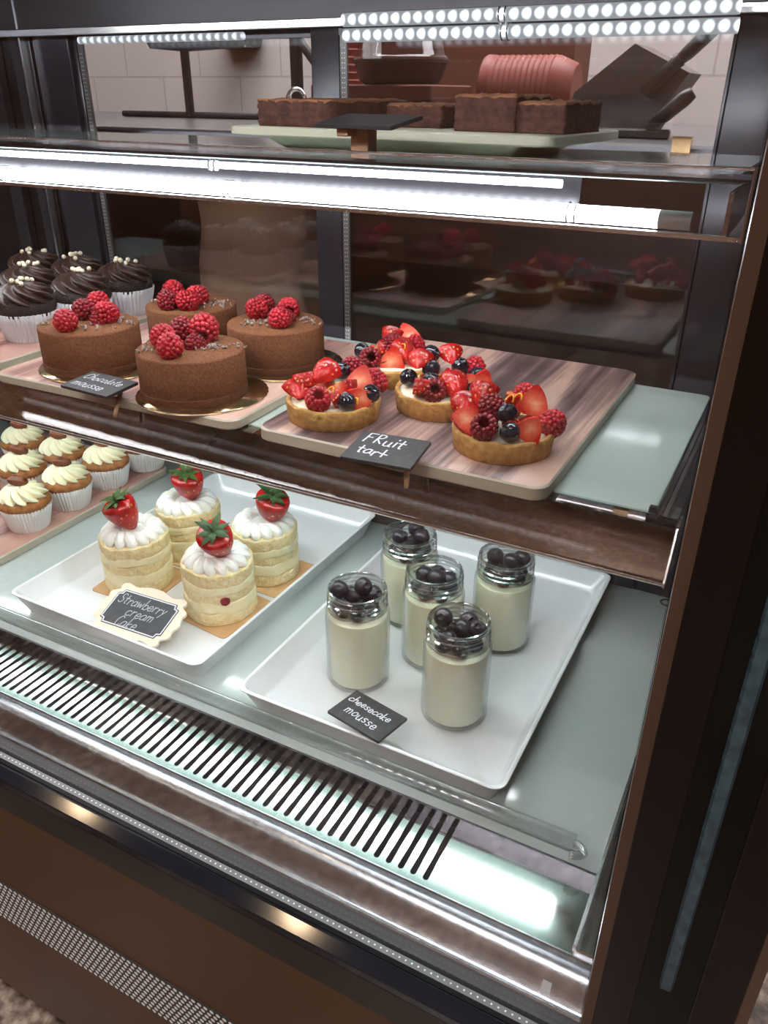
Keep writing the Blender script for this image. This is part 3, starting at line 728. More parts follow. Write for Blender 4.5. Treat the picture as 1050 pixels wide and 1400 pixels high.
# ------------------------------------------------------------------ fruit tarts
TR = .0428
def crust_bm():
    return lathe([(0,0),(TR-.0035,0),(TR-.002,.0008),(TR,.0165),(TR-.0003,.0182),(TR-.0012,.0188),(TR-.0034,.0187),(TR-.0042,.0180),(TR-.0048,.0120),(0,.0115)],72,
                 rmod=lambda t,a,r,z:(r*(1+.004*math.sin(7*a)+.003*math.sin(17*a+1)),z+(.0005*math.sin(9*a) if z > .015 else 0)))
CRUST = mesh_of(crust_bm(),'crust',[M['crust']])
CREAM = mesh_of(lathe([(0,.0119),(TR-.0046,.0119),(TR-.0044,.0165),(TR-.007,.0172),(TR*.5,.0205),(0,.022)],48),'pastry_cream',[M['pastry_cream']])
TARTS = {'left':((-0.3556,0.5797),[('S',-0.0282,-0.0173,0.3211),('R',0.0035,-0.0307,0.3246),('S',-0.0119,0.0044,0.3338),('S',0.0100,-0.0079,0.3328),('B',-0.0014,0.0179,0.3364),('H',0.0195,0.0120,0.3318),('B',0.0260,-0.0204,0.3240),('B',0.0386,0.0002,0.3270),('W',0.0349,-0.0091,0.3246),('R',0.0285,0.0269,0.3282),('R',0.0037,0.0304,0.3350),('S',-0.0299,-0.0019,0.3307),('Z',0.0157,-0.0256,0.3311),('Z',0.0351,-0.0184,0.3222)]),
'right':((-0.1961,0.588),[('S',-0.0176,-0.0059,0.3411),('S',-0.0047,0.0174,0.3385),('S',-0.0275,-0.0155,0.3301),('H',-0.0226,-0.0286,0.3285),('R',-0.0048,-0.0332,0.3260),('B',0.0085,-0.0183,0.3357),('B',0.0150,-0.0287,0.3245),('H',0.0222,0.0095,0.3365),('W',0.0286,-0.0200,0.3271),('R',0.0386,0.0065,0.3241),('R',-0.0079,-0.0111,0.3353),('R',0.0080,0.0259,0.3352),('Z',0.0122,-0.0191,0.3458),('Z',0.0144,-0.0057,0.3432)]),
'middle':((-0.2803,0.6478),[('S',-0.0188,-0.0081,0.3398),('S',-0.0123,-0.0271,0.3283),('B',-0.0274,-0.0119,0.3269),('B',-0.0130,0.0053,0.3468),('B',-0.0069,-0.0073,0.3373),('B',-0.0008,-0.0199,0.3301),('R',0.0053,-0.0271,0.3243),('S',0.0049,0.0021,0.3323),('S',0.0207,-0.0150,0.3253),('W',0.0257,0.0002,0.3257),('S',-0.0013,0.0212,0.3401),('B',0.0108,0.0188,0.3352),('B',0.0271,0.0226,0.3274),('R',0.0197,0.0303,0.3302),('H',0.0326,0.0141,0.3213),('B',0.0345,-0.0025,0.3215)]),
'rear':((-0.3561,0.7079),[('R',-0.0143,-0.0318,0.3251),('S',-0.0188,-0.0095,0.3311),('B',-0.0307,-0.0188,0.3269),('H',0.0059,-0.0261,0.3232),('S',-0.0104,0.0082,0.3367),('H',0.0067,0.0145,0.3390),('R',-0.0030,-0.0060,0.3340),('R',0.0143,0.0106,0.3299),('S',0.0115,-0.0099,0.3284),('H',0.0167,-0.0118,0.3217),('Z',0.0154,-0.0146,0.3339)])}
TLAB = {'left':'left front fruit tart, beside the front mousse cake','right':'right front fruit tart with a big glazed blueberry facing out','middle':'fruit tart in the middle with a column of blueberries, behind the sign','rear':'rear fruit tart partly hidden behind the others'}
zt = ZM+.012
fr_ = random.Random(5)
for key,((x,y),L) in TARTS.items():
    t = thing('fruit_tart',TLAB[key],'tart',(x,y,zt),0,'fruit tarts on the walnut look board')
    inst('crust',CRUST,t,(0,0,0),(0,0,fr_.uniform(0,6))); inst('pastry_cream',CREAM,t,(0,0,0))
    k = 0
    for (c,dx,dy,z) in L:
        k += 1; p = (dx,dy,max(z-zt,.021))
        azc = math.atan2(-y-dy,-x-dx)                      # towards the shop side
        if c == 'R':
            inst('raspberry',RASP[(k%2)+1],t,p,(0,fr_.uniform(1.9,2.4) if dy < -.02 else fr_.uniform(.3,1.3),azc+PI+fr_.uniform(-.3,.3)) if dy < -.02 else (fr_.uniform(-.8,.8),fr_.uniform(-.8,.8),fr_.uniform(0,6)),1.02)
        elif c == 'B':
            inst('blueberry',BGL,t,p,(0,fr_.uniform(.3,1.1),azc+fr_.uniform(-1,1)),1.0)
        elif c == 'S':
            inst('strawberry_chunk',SQUART[k%2] if k%3 else SHALF[0],t,p,Euler((0,fr_.uniform(.7,1.5)*(1 if k%2 else -1),azc+fr_.uniform(2.4,3.6))),1.0)
        elif c == 'H':
            inst('strawberry_half',SHALF[k%2],t,p,(Matrix.Rotation(azc+fr_.uniform(-.3,.3),3,'Z') @ Matrix.Rotation(fr_.uniform(-.7,-.2),3,'Y') @ Matrix.Rotation(fr_.choice((-1,1))*fr_.uniform(.8,1.9),3,'X')).to_euler(),.95)
        elif c == 'W':
            inst('strawberry_slice',SLICE[0],t,p,(Matrix.Rotation(azc+.2,3,'Z') @ Matrix.Rotation(-.3,3,'Y') @ Matrix.Rotation(fr_.uniform(1.8,2.6),3,'X')).to_euler(),.85)
        else:
            inst('zest_curl',ZEST,t,(dx,dy,z-zt+.002),(1.0,.3,azc),1.1)
    for q_ in range(7):
        a_ = q_*PI*2/7+fr_.uniform(-.3,.3); r_ = fr_.uniform(.018,.026)
        inst('strawberry_chunk',SQUART[q_%2],t,(r_*math.cos(a_),r_*math.sin(a_),.023),(fr_.uniform(0,6),fr_.uniform(-1,1),fr_.uniform(0,6)),.72)

# ------------------------------------------------------------------ cupcakes
def pleat(n, amp):
    return lambda t,a,r,z:(r*(1+amp*(abs(((a*n/(2*PI))%1)*2-1)-.5)*2*(.5+.5*t)),z)
def liner_mesh(m, r0, r1, h, n, amp, name='paper_liner'):
    bm = lathe([(0,.0004),(r0,0),(r0+(r1-r0)*.02,.001),(r0+(r1-r0)*.35,h*.35),(r0+(r1-r0)*.7,h*.7),(r1,h),(r1-.0006,h+.0002),(r1-.0012,h-.001),(r0-.001,.001)],n*4,
               rmod=lambda t,a,r,z: pleat(n,amp)(1,a,r,z) if z > .0005 else (r,z))
    return mesh_of(bm,name,[m],auto=80)
def swirl_mesh(m, prof, n, twist, depth, seed=0, name='frosting', res=96):
    """piped rosette: star-shaped section twisted as it climbs"""
    def rm(t,a,r,z):
        c = .5+.5*math.cos(n*(a+twist*t)); c = c**.7
        return (r*(1-depth*(1-c)), z-.0012*(1-c)*(1 if t > .05 else 0))
    return mesh_of(lathe(prof,res*2,rmod=rm),name,[m])
def interp(prof, n):
    out = []
    for (r0,z0),(r1,z1) in zip(prof,prof[1:]):
        for i in range(n): out.append((r0+(r1-r0)*i/n, z0+(z1-z0)*i/n))
    out.append(prof[-1]); return out
LC = liner_mesh(M['paper2'],.0272,.0352,.033,40,.045)
CC = mesh_of(lathe([(0,.028),(.0335,.030),(.0345,.035),(.0348,.039),(.033,.044),(.025,.049),(0,.051)],48,rmod=lambda t,a,r,z:(r*(1+.02*math.sin(5*a)+.015*math.sin(11*a)),z)),'cake_dome',[M['choco_cake']])
FC = swirl_mesh(M['choco_frost'],interp([(.0320,.042),(.0345,.0445),(.0350,.049),(.0335,.0535),(.0305,.0575),(.0235,.0610),(.0160,.0640),(.0095,.0650),(.003,.0645),(0,.0642)],5),9,2.2,.24)
PEARL = mesh_of(lathe([(0,-.0024)]+[(.0024*math.sin(a),-.0024*math.cos(a)) for a in [PI*i/8 for i in range(1,8)]]+[(0,.0024)],16),'sugar_pearl',[M['pearl']])
choc = [((-.806,.630),'front chocolate cupcake at the left edge of the lower shelf'),((-.793,.7045),'chocolate cupcake just behind the front one, left of the rear mousse cake'),
        ((-.794,.7795),'chocolate cupcake at the right end of the group, nearest the back door'),((-.880,.700),'chocolate cupcake cut by the photo edge, behind the front one'),
        ((-.876,.7785),'chocolate cupcake in the back row, between the middle and right ones'),((-.955,.775),'farthest chocolate cupcake at the back left')]
rp = random.Random(21)
for i,((x,y),lab) in enumerate(choc):
    t = thing('chocolate_cupcake',lab,'cupcake',(x,y,zt),rp.uniform(0,6),'chocolate cupcakes with white pearls')
    inst('paper_liner',LC,t,(0,0,0)); inst('cake_dome',CC,t,(0,0,0),(0,0,i)); inst('frosting',FC,t,(0,0,0))
    for k in range(7):
        a = rp.uniform(0,6.28); r = rp.uniform(.002,.017); zz = .0675 if r < .012 else .0655
        inst('sugar_pearl',PEARL,t,(r*math.cos(a),r*math.sin(a),zz+rp.uniform(-.0008,.0008)),(0,0,0),1.2)
LK = liner_mesh(M['paper'],.0265,.0345,.035,44,.035)
CK = mesh_of(lathe([(0,.030),(.0325,.032),(.0352,.037),(.0355,.0405),(.032,.0455),(.02,.049),(0,.050)],48,rmod=lambda t,a,r,z:(r*(1+.015*math.sin(4*a)+.012*math.sin(9*a)),z)),'cake_dome',[M['carrot_cake']])
FK = swirl_mesh(M['frost'],interp([(.026,.0440),(.0320,.0455),(.0335,.0490),(.0315,.0540),(.0265,.0590),(.0195,.0630),(.0115,.0650),(.005,.0640),(0,.0630)],5),11,1.5,.26)
PEC = mesh_of(lathe([(0,-.0105),(.0035,-.009),(.0060,-.004),(.0064,.001),(.0050,.007),(.0025,.010),(0,.011)],20,rmod=lambda t,a,r,z:(r*(1-.30*abs(math.cos(3*a))**4),z)),'pecan',[M['pecan']])
carrot = [((-.904,.640),'front carrot cupcake with pecan at the left edge of the case floor'),((-.903,.715),'second carrot cupcake from the front in the right-hand row'),
          ((-.905,.795),'third carrot cupcake from the front in the right-hand row, under the shelf edge'),((-.900,.873),'rearmost carrot cupcake, mostly hidden by the shelf front'),
          ((-.995,.714),'carrot cupcake in the second row at the left edge, orange zest on frosting'),((-.989,.785),'carrot cupcake in the second row, behind and left of the second one'),
          ((-1.080,.788),'carrot cupcake at the far left top corner under the shelf front')]
for i,((x,y),lab) in enumerate(carrot):
    t = thing('carrot_cupcake',lab,'cupcake',(x,y,.012),rp.uniform(0,6),'carrot cupcakes with cream frosting and pecans')
    inst('paper_liner',LK,t,(0,0,0)); inst('cake_dome',CK,t,(0,0,0),(0,0,i)); inst('frosting',FK,t,(0,0,0))
    inst('pecan',PEC,t,(rp.uniform(-.003,.003),rp.uniform(-.003,.003),.0690),(PI/2-.25,rp.uniform(-.2,.2),-.9-t.rotation_euler.z+rp.uniform(-.3,.3)),1.3)
    if i in (4,5):
        inst('zest_fleck',ZEST,t,(.008,-.020,.056),(1.2,0,0),.7)

# ------------------------------------------------------------------ strawberry cream cakes
KR = .0425
def layer_bm(z0,z1,seed,bul=.0,R=KR):
    rnd = random.Random(seed); p1,p2 = rnd.uniform(0,6),rnd.uniform(0,6)
    def rm(t,a,r,z):
        return (r*(1+.012*math.sin(3*a+p1)+.008*math.sin(7*a+p2)+(.007*math.sin(13*a+p1+260*z)+.005*math.sin(29*a+p2-420*z))*(1 if seed%2 == 0 else .5)),
                z+(.0012*math.sin(2*a+p2)+.0008*math.sin(5*a+p1)+.0004*math.sin(17*a+p1) if 0 < t < 1 and z > .003 else 0))
    h = z1-z0
    pr = [(0,z0),(R*.975,z0)]+[(R*(.985+bul+.015*math.sin(PI*(k+.5)/7)),z0+h*(k+.5)/7) for k in range(7)]+[(R*.975,z1),(0,z1)]
    return lathe(pr,96,rmod=rm)
def build_cc(i):
    ms = []
    lv = [('sponge_layer',0,.0160,M['sponge'],.002),('cream_layer',.0145,.0310,M['custard'],.008),('sponge_layer',.0295,.0430,M['sponge'],-.008),('cream_layer',.0415,.0530,M['custard'],.010),('sponge_layer',.0515,.0680,M['sponge'],.002)]
    for k,(n,a,b,m,bl) in enumerate(lv): ms.append((n,mesh_of(layer_bm(a,b,i*10+k,bl),n,[m])))
    return ms
def topping_bm(seed):
    n = 15; R0 = .0265; rnd = random.Random(seed); bm = bmesh.new(); off = rnd.uniform(0,6)
    # ring of piped shells leaning round the rim, ridged like a star nozzle leaves them
    for i in range(n):
        a = 2*PI*i/n+off
        c = Vector((R0*math.cos(a),R0*math.sin(a),.0725+rnd.uniform(-.0008,.0008)))
        rad = Vector((math.cos(a),math.sin(a),0)); tan = Vector((-math.sin(a),math.cos(a),0)); ax = (rad*.93+tan*.42).normalized(); bx_ = Vector((0,0,1)).cross(ax)
        rings = []; N = 12; Kk = 14
        for k in range(Kk+1):
            t = k/Kk; u = -1+2*t
            w = math.sqrt(max(0,1-u*u))*(1.05-.25*t*0)
            ring = []
            for j in range(N*2):
                b = PI*j/N; rr_ = w*(1+.09*math.cos(7*b))
                ring.append(bm.verts.new(c+ax*(u*.0145)+bx_*(rr_*(1-.25*u)*0+rr_*.0066*(1+.2*u)*math.cos(b))+Vector((0,0,1))*(rr_*.0082*math.sin(b)+(-.0050*max(0,u)**2 + .0005*max(0,-u)))))
            rings.append(ring)
        for A,B in zip(rings,rings[1:]):
            for j in range(2*N): bm.faces.new((A[j],A[(j+1)%(2*N)],B[(j+1)%(2*N)],B[j]))
    lathe([(0,.067),(.034,.067),(.032,.071),(.018,.074),(0,.0745)],32,bm=bm)
    bmesh.ops.remove_doubles(bm, verts=bm.verts[:], dist=1e-6)
    return bm
TOPM = [mesh_of(topping_bm(k),'whipped_topping',[M['whip']]) for k in range(2)]
CARD = mesh_of(slab(.0445,.0445,.0016,.006,0,.0003),'cake_card',[M['kraft']],auto=40)
cc = [((-.6737,.6146),'front left strawberry cream cake, behind the scalloped sign',(.0018,.002),.35,-.25,0),((-.6675,.7083),'back left strawberry cream cake, nearest the carrot cupcakes',(.0058,.0055),.3,.1,2),
      ((-.5439,.6153),'front right strawberry cream cake with leaning berry, a strawberry bit showing in its side',(.0055,.0049),.55,.15,1),((-.5436,.7095),'back right strawberry cream cake, by the tray side',(.0075,.005),.25,.3,1)]
for i,((x,y),lab,(sx,sy),ta,tb,ci) in enumerate(cc):
    cd = bpy.data.objects.new('cake_card',CARD); COL.objects.link(cd); cd.location = (x+(.004 if i%2 == 0 else .006),y-.002,.0040); cd.rotation_euler = (0,0,[.05,.0,-.12,-.04][i])
    tag(cd,'square kraft card under the '+['front left','back left','front right','back right'][i]+' strawberry cream cake','card','kraft cards under the strawberry cakes')
    t = thing('strawberry_cream_cake',lab,'cake',(x,y,.0057),rp.uniform(0,6) if i != 2 else 0,'strawberry cream cakes on the white tray')
    rz = t.rotation_euler.z
    for n,me in build_cc(i): inst(n,me,t,(0,0,0))
    if i == 2:
        inst('filling_berry',RASP[2],t,(.030,-.0275,.0340),(0,1.3,-.6),(.55,.55,.4))
    inst('whipped_topping',TOPM[i%2],t,(0,0,0))
    c,s = math.cos(-rz),math.sin(-rz)
    q = (c*sx-s*sy,s*sx+c*sy,.0725)
    sb = inst('strawberry',STRAW,t,q,Euler((ta*.8,tb,-rz)),1.48)
    inst('calyx',CAL[ci],sb,(0,0,.0305),(0,0,i*1.3),1.15)

# ------------------------------------------------------------------ cheesecake jars
JR = .0335
def jar_bm():
    out = [(0,0),(.027,0),(.0310,.0008),(.0330,.0030),(.0335,.0060),(.0335,.082),(.0330,.0865),(.0312,.0900),(.0300,.0915),(.0300,.0935),
           (.0314,.0945),(.0314,.0962),(.0300,.0972),(.0300,.0990),(.0312,.1000),(.0312,.1014),(.0300,.1024),(.0300,.1040),(.0311,.1050),(.0311,.1062),(.0300,.1072),(.0300,.1100),(.0305,.1115),(.0301,.1130),(.0289,.1135),(.0279,.1125),
           (.0277,.1100),(.0277,.0930),(.0290,.0895),(.0310,.0860),(.0314,.080),(.0314,.0075),(.0295,.0048),(.020,.0042),(0,.0042)]
    return lathe(out,64)
JAR = mesh_of(jar_bm(),'glass',[M['jar_glass'],M['jar_neck'],M['jar_thread']],auto=50)
for p in JAR.polygons:
    if p.center.z > .0905: p.material_index = 2 if (math.hypot(p.center.x,p.center.y) > .0303 or p.center.z > .1105) else 1
FILL = mesh_of(lathe([(0,.0044),(.020,.0044),(.0293,.0050),(.0311,.0078),(.0311,.0800),(.0305,.0830),(.026,.0845),(.015,.0850),(0,.0850)],64),'cheesecake_mousse',[M['curd']],auto=50)
jars = [((-.3347,.5832),'left front glass jar of cheesecake mousse, beside the black sign'),((-.3372,.7098),'back left glass jar of cheesecake mousse, berries touching the shelf front'),
        ((-.2800,.6520),'middle glass jar of cheesecake mousse, between the other four'),((-.2217,.5803),'front right glass jar of cheesecake mousse, nearest the tray corner'),
        ((-.2230,.7157),'back right glass jar of cheesecake mousse')]
tops = [[(-.016,-.0092,.1155),(.0054,.0031,.1185),(-.003,-.0017,.108),(.014,.0086,.109),(-.0108,-.0162,.101)],
        [(-.010,-.006,.112),(.013,.004,.114),(.002,.012,.118),(.004,-.012,.104)],
        [(-.012,.000,.108),(.004,-.004,.111),(.013,.008,.104),(-.002,.014,.104)],
        [(-.0142,-.0054,.1195),(.0023,.0009,.1085),(.0167,.0064,.1080),(.0053,.0128,.1100),(-.0052,-.0150,.1030)],
        [(-.013,.000,.113),(.006,.000,.112),(.014,.012,.112),(.000,-.016,.103)]]
for i,((x,y),lab) in enumerate(jars):
    t = thing('mousse_jar',lab,'jar',(x,y,.0042),0,'glass jars of cheesecake mousse with blueberries')
    inst('glass',JAR,t,(0,0,0)); inst('cheesecake_mousse',FILL,t,(0,0,0))
    for k in range(6):
        a = k*PI/3+i*.7; inst('blueberry',BLU,t,(.0170*math.cos(a),.0170*math.sin(a),.0905+.0015*(k%2)),rrot(),.95)
    inst('blueberry',BLU,t,(0,0,.0945),rrot(),1)
    for (dx,dy,z) in tops[i]: inst('blueberry',BLU,t,(dx,dy,z-.005),(rr.uniform(-.9,.9),rr.uniform(.1,.9),rr.uniform(0,6)),1.02)

# ------------------------------------------------------------------ signs with handwriting
GL = {'a':(.95,[[(.8,.9),(.4,1),(.05,.6),(.1,.1),(.45,0),(.8,.4),(.82,.95),(.82,.2),(.95,0)]]),
'b':(.85,[[(.05,2),(.05,0)],[(.05,.6),(.4,1),(.8,.7),(.75,.15),(.4,0),(.05,.25)]]),
'c':(.9,[[(.8,.85),(.45,1),(.08,.6),(.15,.1),(.5,0),(.85,.2)]]),
'e':(.9,[[(.1,.5),(.75,.55),(.65,.95),(.35,1),(.06,.55),(.2,.08),(.5,0),(.85,.2)]]),
'h':(.85,[[(.08,2),(.08,0)],[(.08,.6),(.4,1),(.7,.8),(.75,0)]]),
'i':(.4,[[(.2,1),(.2,0)],[(.2,1.5),(.22,1.65)]]),
'k':(.85,[[(.08,2),(.08,0)],[(.7,1),(.1,.5),(.75,0)]]),
'l':(.45,[[(.2,2),(.2,.1),(.38,0)]]),
'm':(1.2,[[(.05,1),(.05,0)],[(.05,.7),(.3,1),(.52,.8),(.52,0)],[(.52,.7),(.8,1),(1.02,.8),(1.05,0)]]),
'o':(.9,[[(.45,1),(.08,.6),(.15,.1),(.45,0),(.8,.3),(.75,.8),(.45,1)]]),
'r':(.75,[[(.1,1),(.1,0)],[(.1,.6),(.4,1),(.68,.9)]]),
's':(.8,[[(.7,.9),(.35,1),(.12,.75),(.6,.35),(.5,.02),(.08,.1)]]),
't':(.8,[[(.35,1.7),(.35,.15),(.55,0)],[(.02,1.05),(.72,1.05)]]),
'u':(.9,[[(.08,1),(.1,.2),(.35,0),(.65,.2),(.72,1),(.74,.1),(.88,0)]]),
'w':(1.1,[[(0,1),(.25,0),(.5,.8),(.75,0),(1,1)]]),
'y':(.85,[[(.05,1),(.35,.2)],[(.75,1),(.35,.1),(.1,-.7)]]),
'+':(.9,[[(.35,1.7),(.4,0)],[(0,.75),(.9,.55)]]),
'F':(1.0,[[(.1,1.9),(.1,0)],[(.1,1.9),(.9,1.9)],[(.1,1.05),(.65,1.05)]]),
'R':(.95,[[(.1,1.9),(.1,0)],[(.1,1.9),(.6,1.85),(.75,1.5),(.5,1.1),(.12,1.0),(.8,0)]]),
'S':(.95,[[(.85,1.65),(.5,1.9),(.15,1.6),(.3,1.15),(.75,.8),(.8,.3),(.4,0),(.05,.25)]]),
'C':(1.05,[[(.9,1.6),(.5,1.9),(.08,1.2),(.2,.2),(.6,0),(.95,.3)]]),' ':(.6,[])}
def spline(p, n=6):
    if len(p) == 2: return p
    q = [p[0]]+list(p)+[p[-1]]; out = []
    for i in range(1,len(q)-2):
        for k in range(n):
            t = k/n; f = lambda a,b,c,d: .5*((2*b)+(-a+c)*t+(2*a-5*b+4*c-d)*t*t+(-a+3*b-3*c+d)*t*t*t)
            out.append((f(q[i-1][0],q[i][0],q[i+1][0],q[i+2][0]),f(q[i-1][1],q[i][1],q[i+1][1],q[i+2][1])))
    out.append(p[-1]); return out
def write(bm, text, x, y, s, z, w, slant=.0, jit=None, dy=0):
    for n_,ch in enumerate(text):
        adv,strokes = GL[ch]
        oy = (jit[n_%len(jit)] if jit else 0)*s
        for st in strokes:
            pts = [(x+(px+slant*py)*s, y+oy+dy*(x)+py*s) for px,py in spline(st)]
            L,R = [],[]
            for i,(px,py) in enumerate(pts):
                ax,ay = pts[max(i-1,0)]; bx2,by = pts[min(i+1,len(pts)-1)]
                d = Vector((bx2-ax,by-ay)); d = d.normalized() if d.length else Vector((1,0)); nn = Vector((-d.y,d.x))*w/2
                ext = d*(w*.4)*(-1 if i == 0 else (1 if i == len(pts)-1 else 0))
                L.append(bm.verts.new((px+nn.x+ext.x,py+nn.y+ext.y,z))); R.append(bm.verts.new((px-nn.x+ext.x,py-nn.y+ext.y,z)))
            for i in range(len(pts)-1): bm.faces.new((L[i],R[i],R[i+1],L[i+1]))
        x += adv*s*1.16
    return x
def plate_sign(name, label, loc, yaw, tilt, W, H, lines, w=.0016, th=.003, stand=True, m='chalk'):
    t = thing(name,label,'sign',loc,yaw)
    pl = new_obj('slate_plate',slab(W/2,H/2,th,.0008,0,.0003),M['slate'],t,auto=30,rot=(tilt,0,0))
    if lines:
        bm = bmesh.new()
        for (txt,x,y,s,sl,dy) in lines: write(bm,txt,x,y,s,th+.0002,w,sl,(0,.12,-.08,.1,0,-.1),dy)
        new_obj('writing',bm,M[m],pl,smooth=False)
    if stand == 'shelf':
        b = bmesh.new(); box(b,-.009,.003,.006,.024,-.008,-.001,.0008,1); new_obj('clip_block',b,M['signwood'],t,smooth=False)
        b = bmesh.new(); box(b,-.013,-.006,-.012,.010,-.006,-.0028,.0008,1); new_obj('peg',b,M['signwood'],t,smooth=False)
        b = bmesh.new(); tube(b,[(.012,.016,-.003),(.018,-.001,-.022),(.019,-.004,-.026)],[.0026,.0022,.0018],6); new_obj('leg',b,M['signwood'],t)
    elif stand == 'top':
        b = bmesh.new(); box(b,-.014,.004,-.006,.006,-.0255,-.001,.0008,1); new_obj('stand_block',b,M['signwood'],t,smooth=False)
        b = bmesh.new(); box(b,-.020,-.008,-.016,-.004,-.009,-.003,.0008,1); new_obj('peg',b,M['signwood'],t,smooth=False)
    elif stand == 'tray':
        b = bmesh.new(); box(b,-.012,.012,.000,.012,-.026,-.001,.0008,1); new_obj('stand_block',b,M['signwood'],t,smooth=False)
    return t
plate_sign('sign','small black slate sign reading fruit tart in white handwriting',(-.2643,.5088,.3095),.0913,.0812,.0587,.0474,
  [('FRuit',-.0235,.0035,.0078,.12,-.10),('tar+',-.0215,-.0150,.0068,.1,-.12)],.0015,stand='shelf')
plate_sign('sign','small black slate sign reading chocolate mousse in white handwriting',(-.5786,.5162,.3095),-.0491,.0656,.0631,.0400,
  [('Chocolate',-.0270,.0030,.0058,.15,-.02),('mousse',-.0255,-.0130,.0064,.15,-.02)],.0010,stand='shelf')
plate_sign('sign','black slate sign reading cheesecake mousse, lying at the tray front beside the jars',(-.2806,.5049,.0310),-.1973,-.06,.0639,.0436,
  [('cheesecake',-.0285,.0040,.0050,.1,-.02),('mousse',-.0205,-.0120,.0062,.1,-.06)],.0011,stand='tray')
plate_sign('sign','black slate sign seen edge on in front of the brownies on the upper shelf',(-.3330,.6060,.5385),-.17,.16,.0760,.0420,
  [],.0015,stand='top')

# scalloped plaque of the strawberry cakes
pq = thing('sign','cream scalloped plaque with black label reading strawberry cream cake','sign',(-.5945,.5330,.0268),.0433)
def scallop(k=1.0):
    q = [(0,.0365),(.010,.0360),(.020,.0330),(.026,.0312),(.032,.0325),(.040,.0338),(.0455,.0318),(.0470,.0275),(.0452,.0240),(.0490,.0212),(.0535,.0190),(.0548,.0150),(.0530,.0105),(.0545,.0055),(.0572,0)]
    h = [(x*k,y*k) for x,y in spline(q,4)]
    top = h+[(x,-y) for x,y in h[-2::-1]]
    return top+[(-x,y) for x,y in top[-2:0:-1]]
def flat(pts, z0, z1):
    return vprism(pts,z0,z1)
TI = .34
b_ = new_obj('plaque',flat(scallop(),0,.003),M['plaque'],pq,smooth=False,rot=(TI,0,0))
def chamf(hx,hy,c):
    return [(hx-c,hy),(-hx+c,hy),(-hx+c*.8,hy-c*.8),(-hx,hy-c),(-hx,-hy+c),(-hx+c*.8,-hy+c*.8),(-hx+c,-hy),(hx-c,-hy),(hx-c*.8,-hy+c*.8),(hx,-hy+c),(hx,hy-c),(hx-c*.8,hy-c*.8)]
lb = new_obj('label_panel',flat(chamf(.0440,.0245,.006),.003,.0034),M['label'],b_,smooth=False)
def frame_line(hx,hy,c,w,z):
    o_ = chamf(hx,hy,c); i_ = chamf(hx-w,hy-w,c*.95); bm = bmesh.new()
    A = [bm.verts.new((x,y,z)) for x,y in o_]; B = [bm.verts.new((x,y,z)) for x,y in i_]
    for k in range(len(A)): bm.faces.new((A[k],A[(k+1)%len(A)],B[(k+1)%len(A)],B[k]))
    return bm
new_obj('border_line',frame_line(.0430,.0235,.006,.0013,.0036),M['chalk'],lb,smooth=False)
bm = bmesh.new()
write(bm,'Strawberry',-.0375,.0060,.0069,.0037,.0010,.2,(0,.05,-.05),0)
write(bm,'cream',-.0165,-.0075,.0072,.0037,.0010,.2,(0,.05,-.05),0)
write(bm,'Cake',-.0210,-.0225,.0070,.0037,.0010,.2,(0,.05,-.05),0)
new_obj('writing',bm,M['chalk2'],lb,smooth=False)
bm = bmesh.new(); box(bm,-.010,.010,.004,.014,-.0222,.004,.0008,1); new_obj('stand_block',bm,M['signwood'],pq,smooth=False)

# ------------------------------------------------------------------ upper shelf: riser board with brownies
rz = thing('riser_board','cream rectangular serving board on an inset foot, holding the brownies','board',(-.354,.745,ZT),-.085)
new_obj('top_board',slab(.165,.085,.008,.010,0,.0012),M['cream_tray'],rz,auto=40,loc=(0,0,.0110))
ft = bmesh.new()
A = [ft.verts.new((x,y,0)) for x,y in rounded_rect(.118,.060,.01)]; B = [ft.verts.new((x,y,.0112)) for x,y in rounded_rect(.134,.074,.01)]
for k in range(len(A)): ft.faces.new((A[k],A[(k+1)%len(A)],B[(k+1)%len(A)],B[k]))
ft.faces.new(A[::-1]); ft.faces.new(B)
new_obj('foot',ft,M['cream_tray'],rz,auto=40)
def brownie(label, x, y, sx, sy, h, yaw, seed):
    rnd = random.Random(seed)
    t = thing('brownie',label,'brownie',(x,y,ZT+.019),yaw,'brownies on the upper shelf board')
    bm = bmesh.new(); nx,ny,nz = 16,12,5
    bmesh.ops.create_cube(bm, size=1)
    bmesh.ops.subdivide_edges(bm, edges=bm.edges[:], cuts=11, use_grid_fill=True)
    p = [rnd.uniform(0,6) for _ in range(6)]
    for v in bm.verts:
        u,w,q = v.co.x,v.co.y,v.co.z
        top = max(0,q+.5)
        wob = .0012*math.sin(19*u+p[0])*math.cos(17*w+p[1])+.0006*math.sin(47*u+p[2])+.0006*math.sin(41*w+p[3])
        r = 1+.012*math.sin(23*q+p[4])+.008*math.sin(31*(u+w)+p[5])
        v.co = Vector((u*sx*r,w*sy*r,(q+.5)*h+wob*top))
    for f in bm.faces:
        f.material_index = 1 if f.calc_center_median().z > h*.93 else 0
    new_obj('crumb',bm,[M['brownie'],M['brownie_top']],t)
    return t
brownie('leftmost brownie on the upper shelf board, with the longest front face',-.449,.748,.086,.128,.0225,-.10,1)
brownie('small brownie at the back of the board, between the left and right ones',-.352,.775,.060,.080,.0195,-.12,2)
brownie('tallest brownie, right of the small one, at the board front',-.264,.722,.056,.070,.0275,-.12,3)
brownie('rightmost brownie on the upper shelf board, against the tallest one',-.2145,.722,.042,.075,.0230,-.12,4)

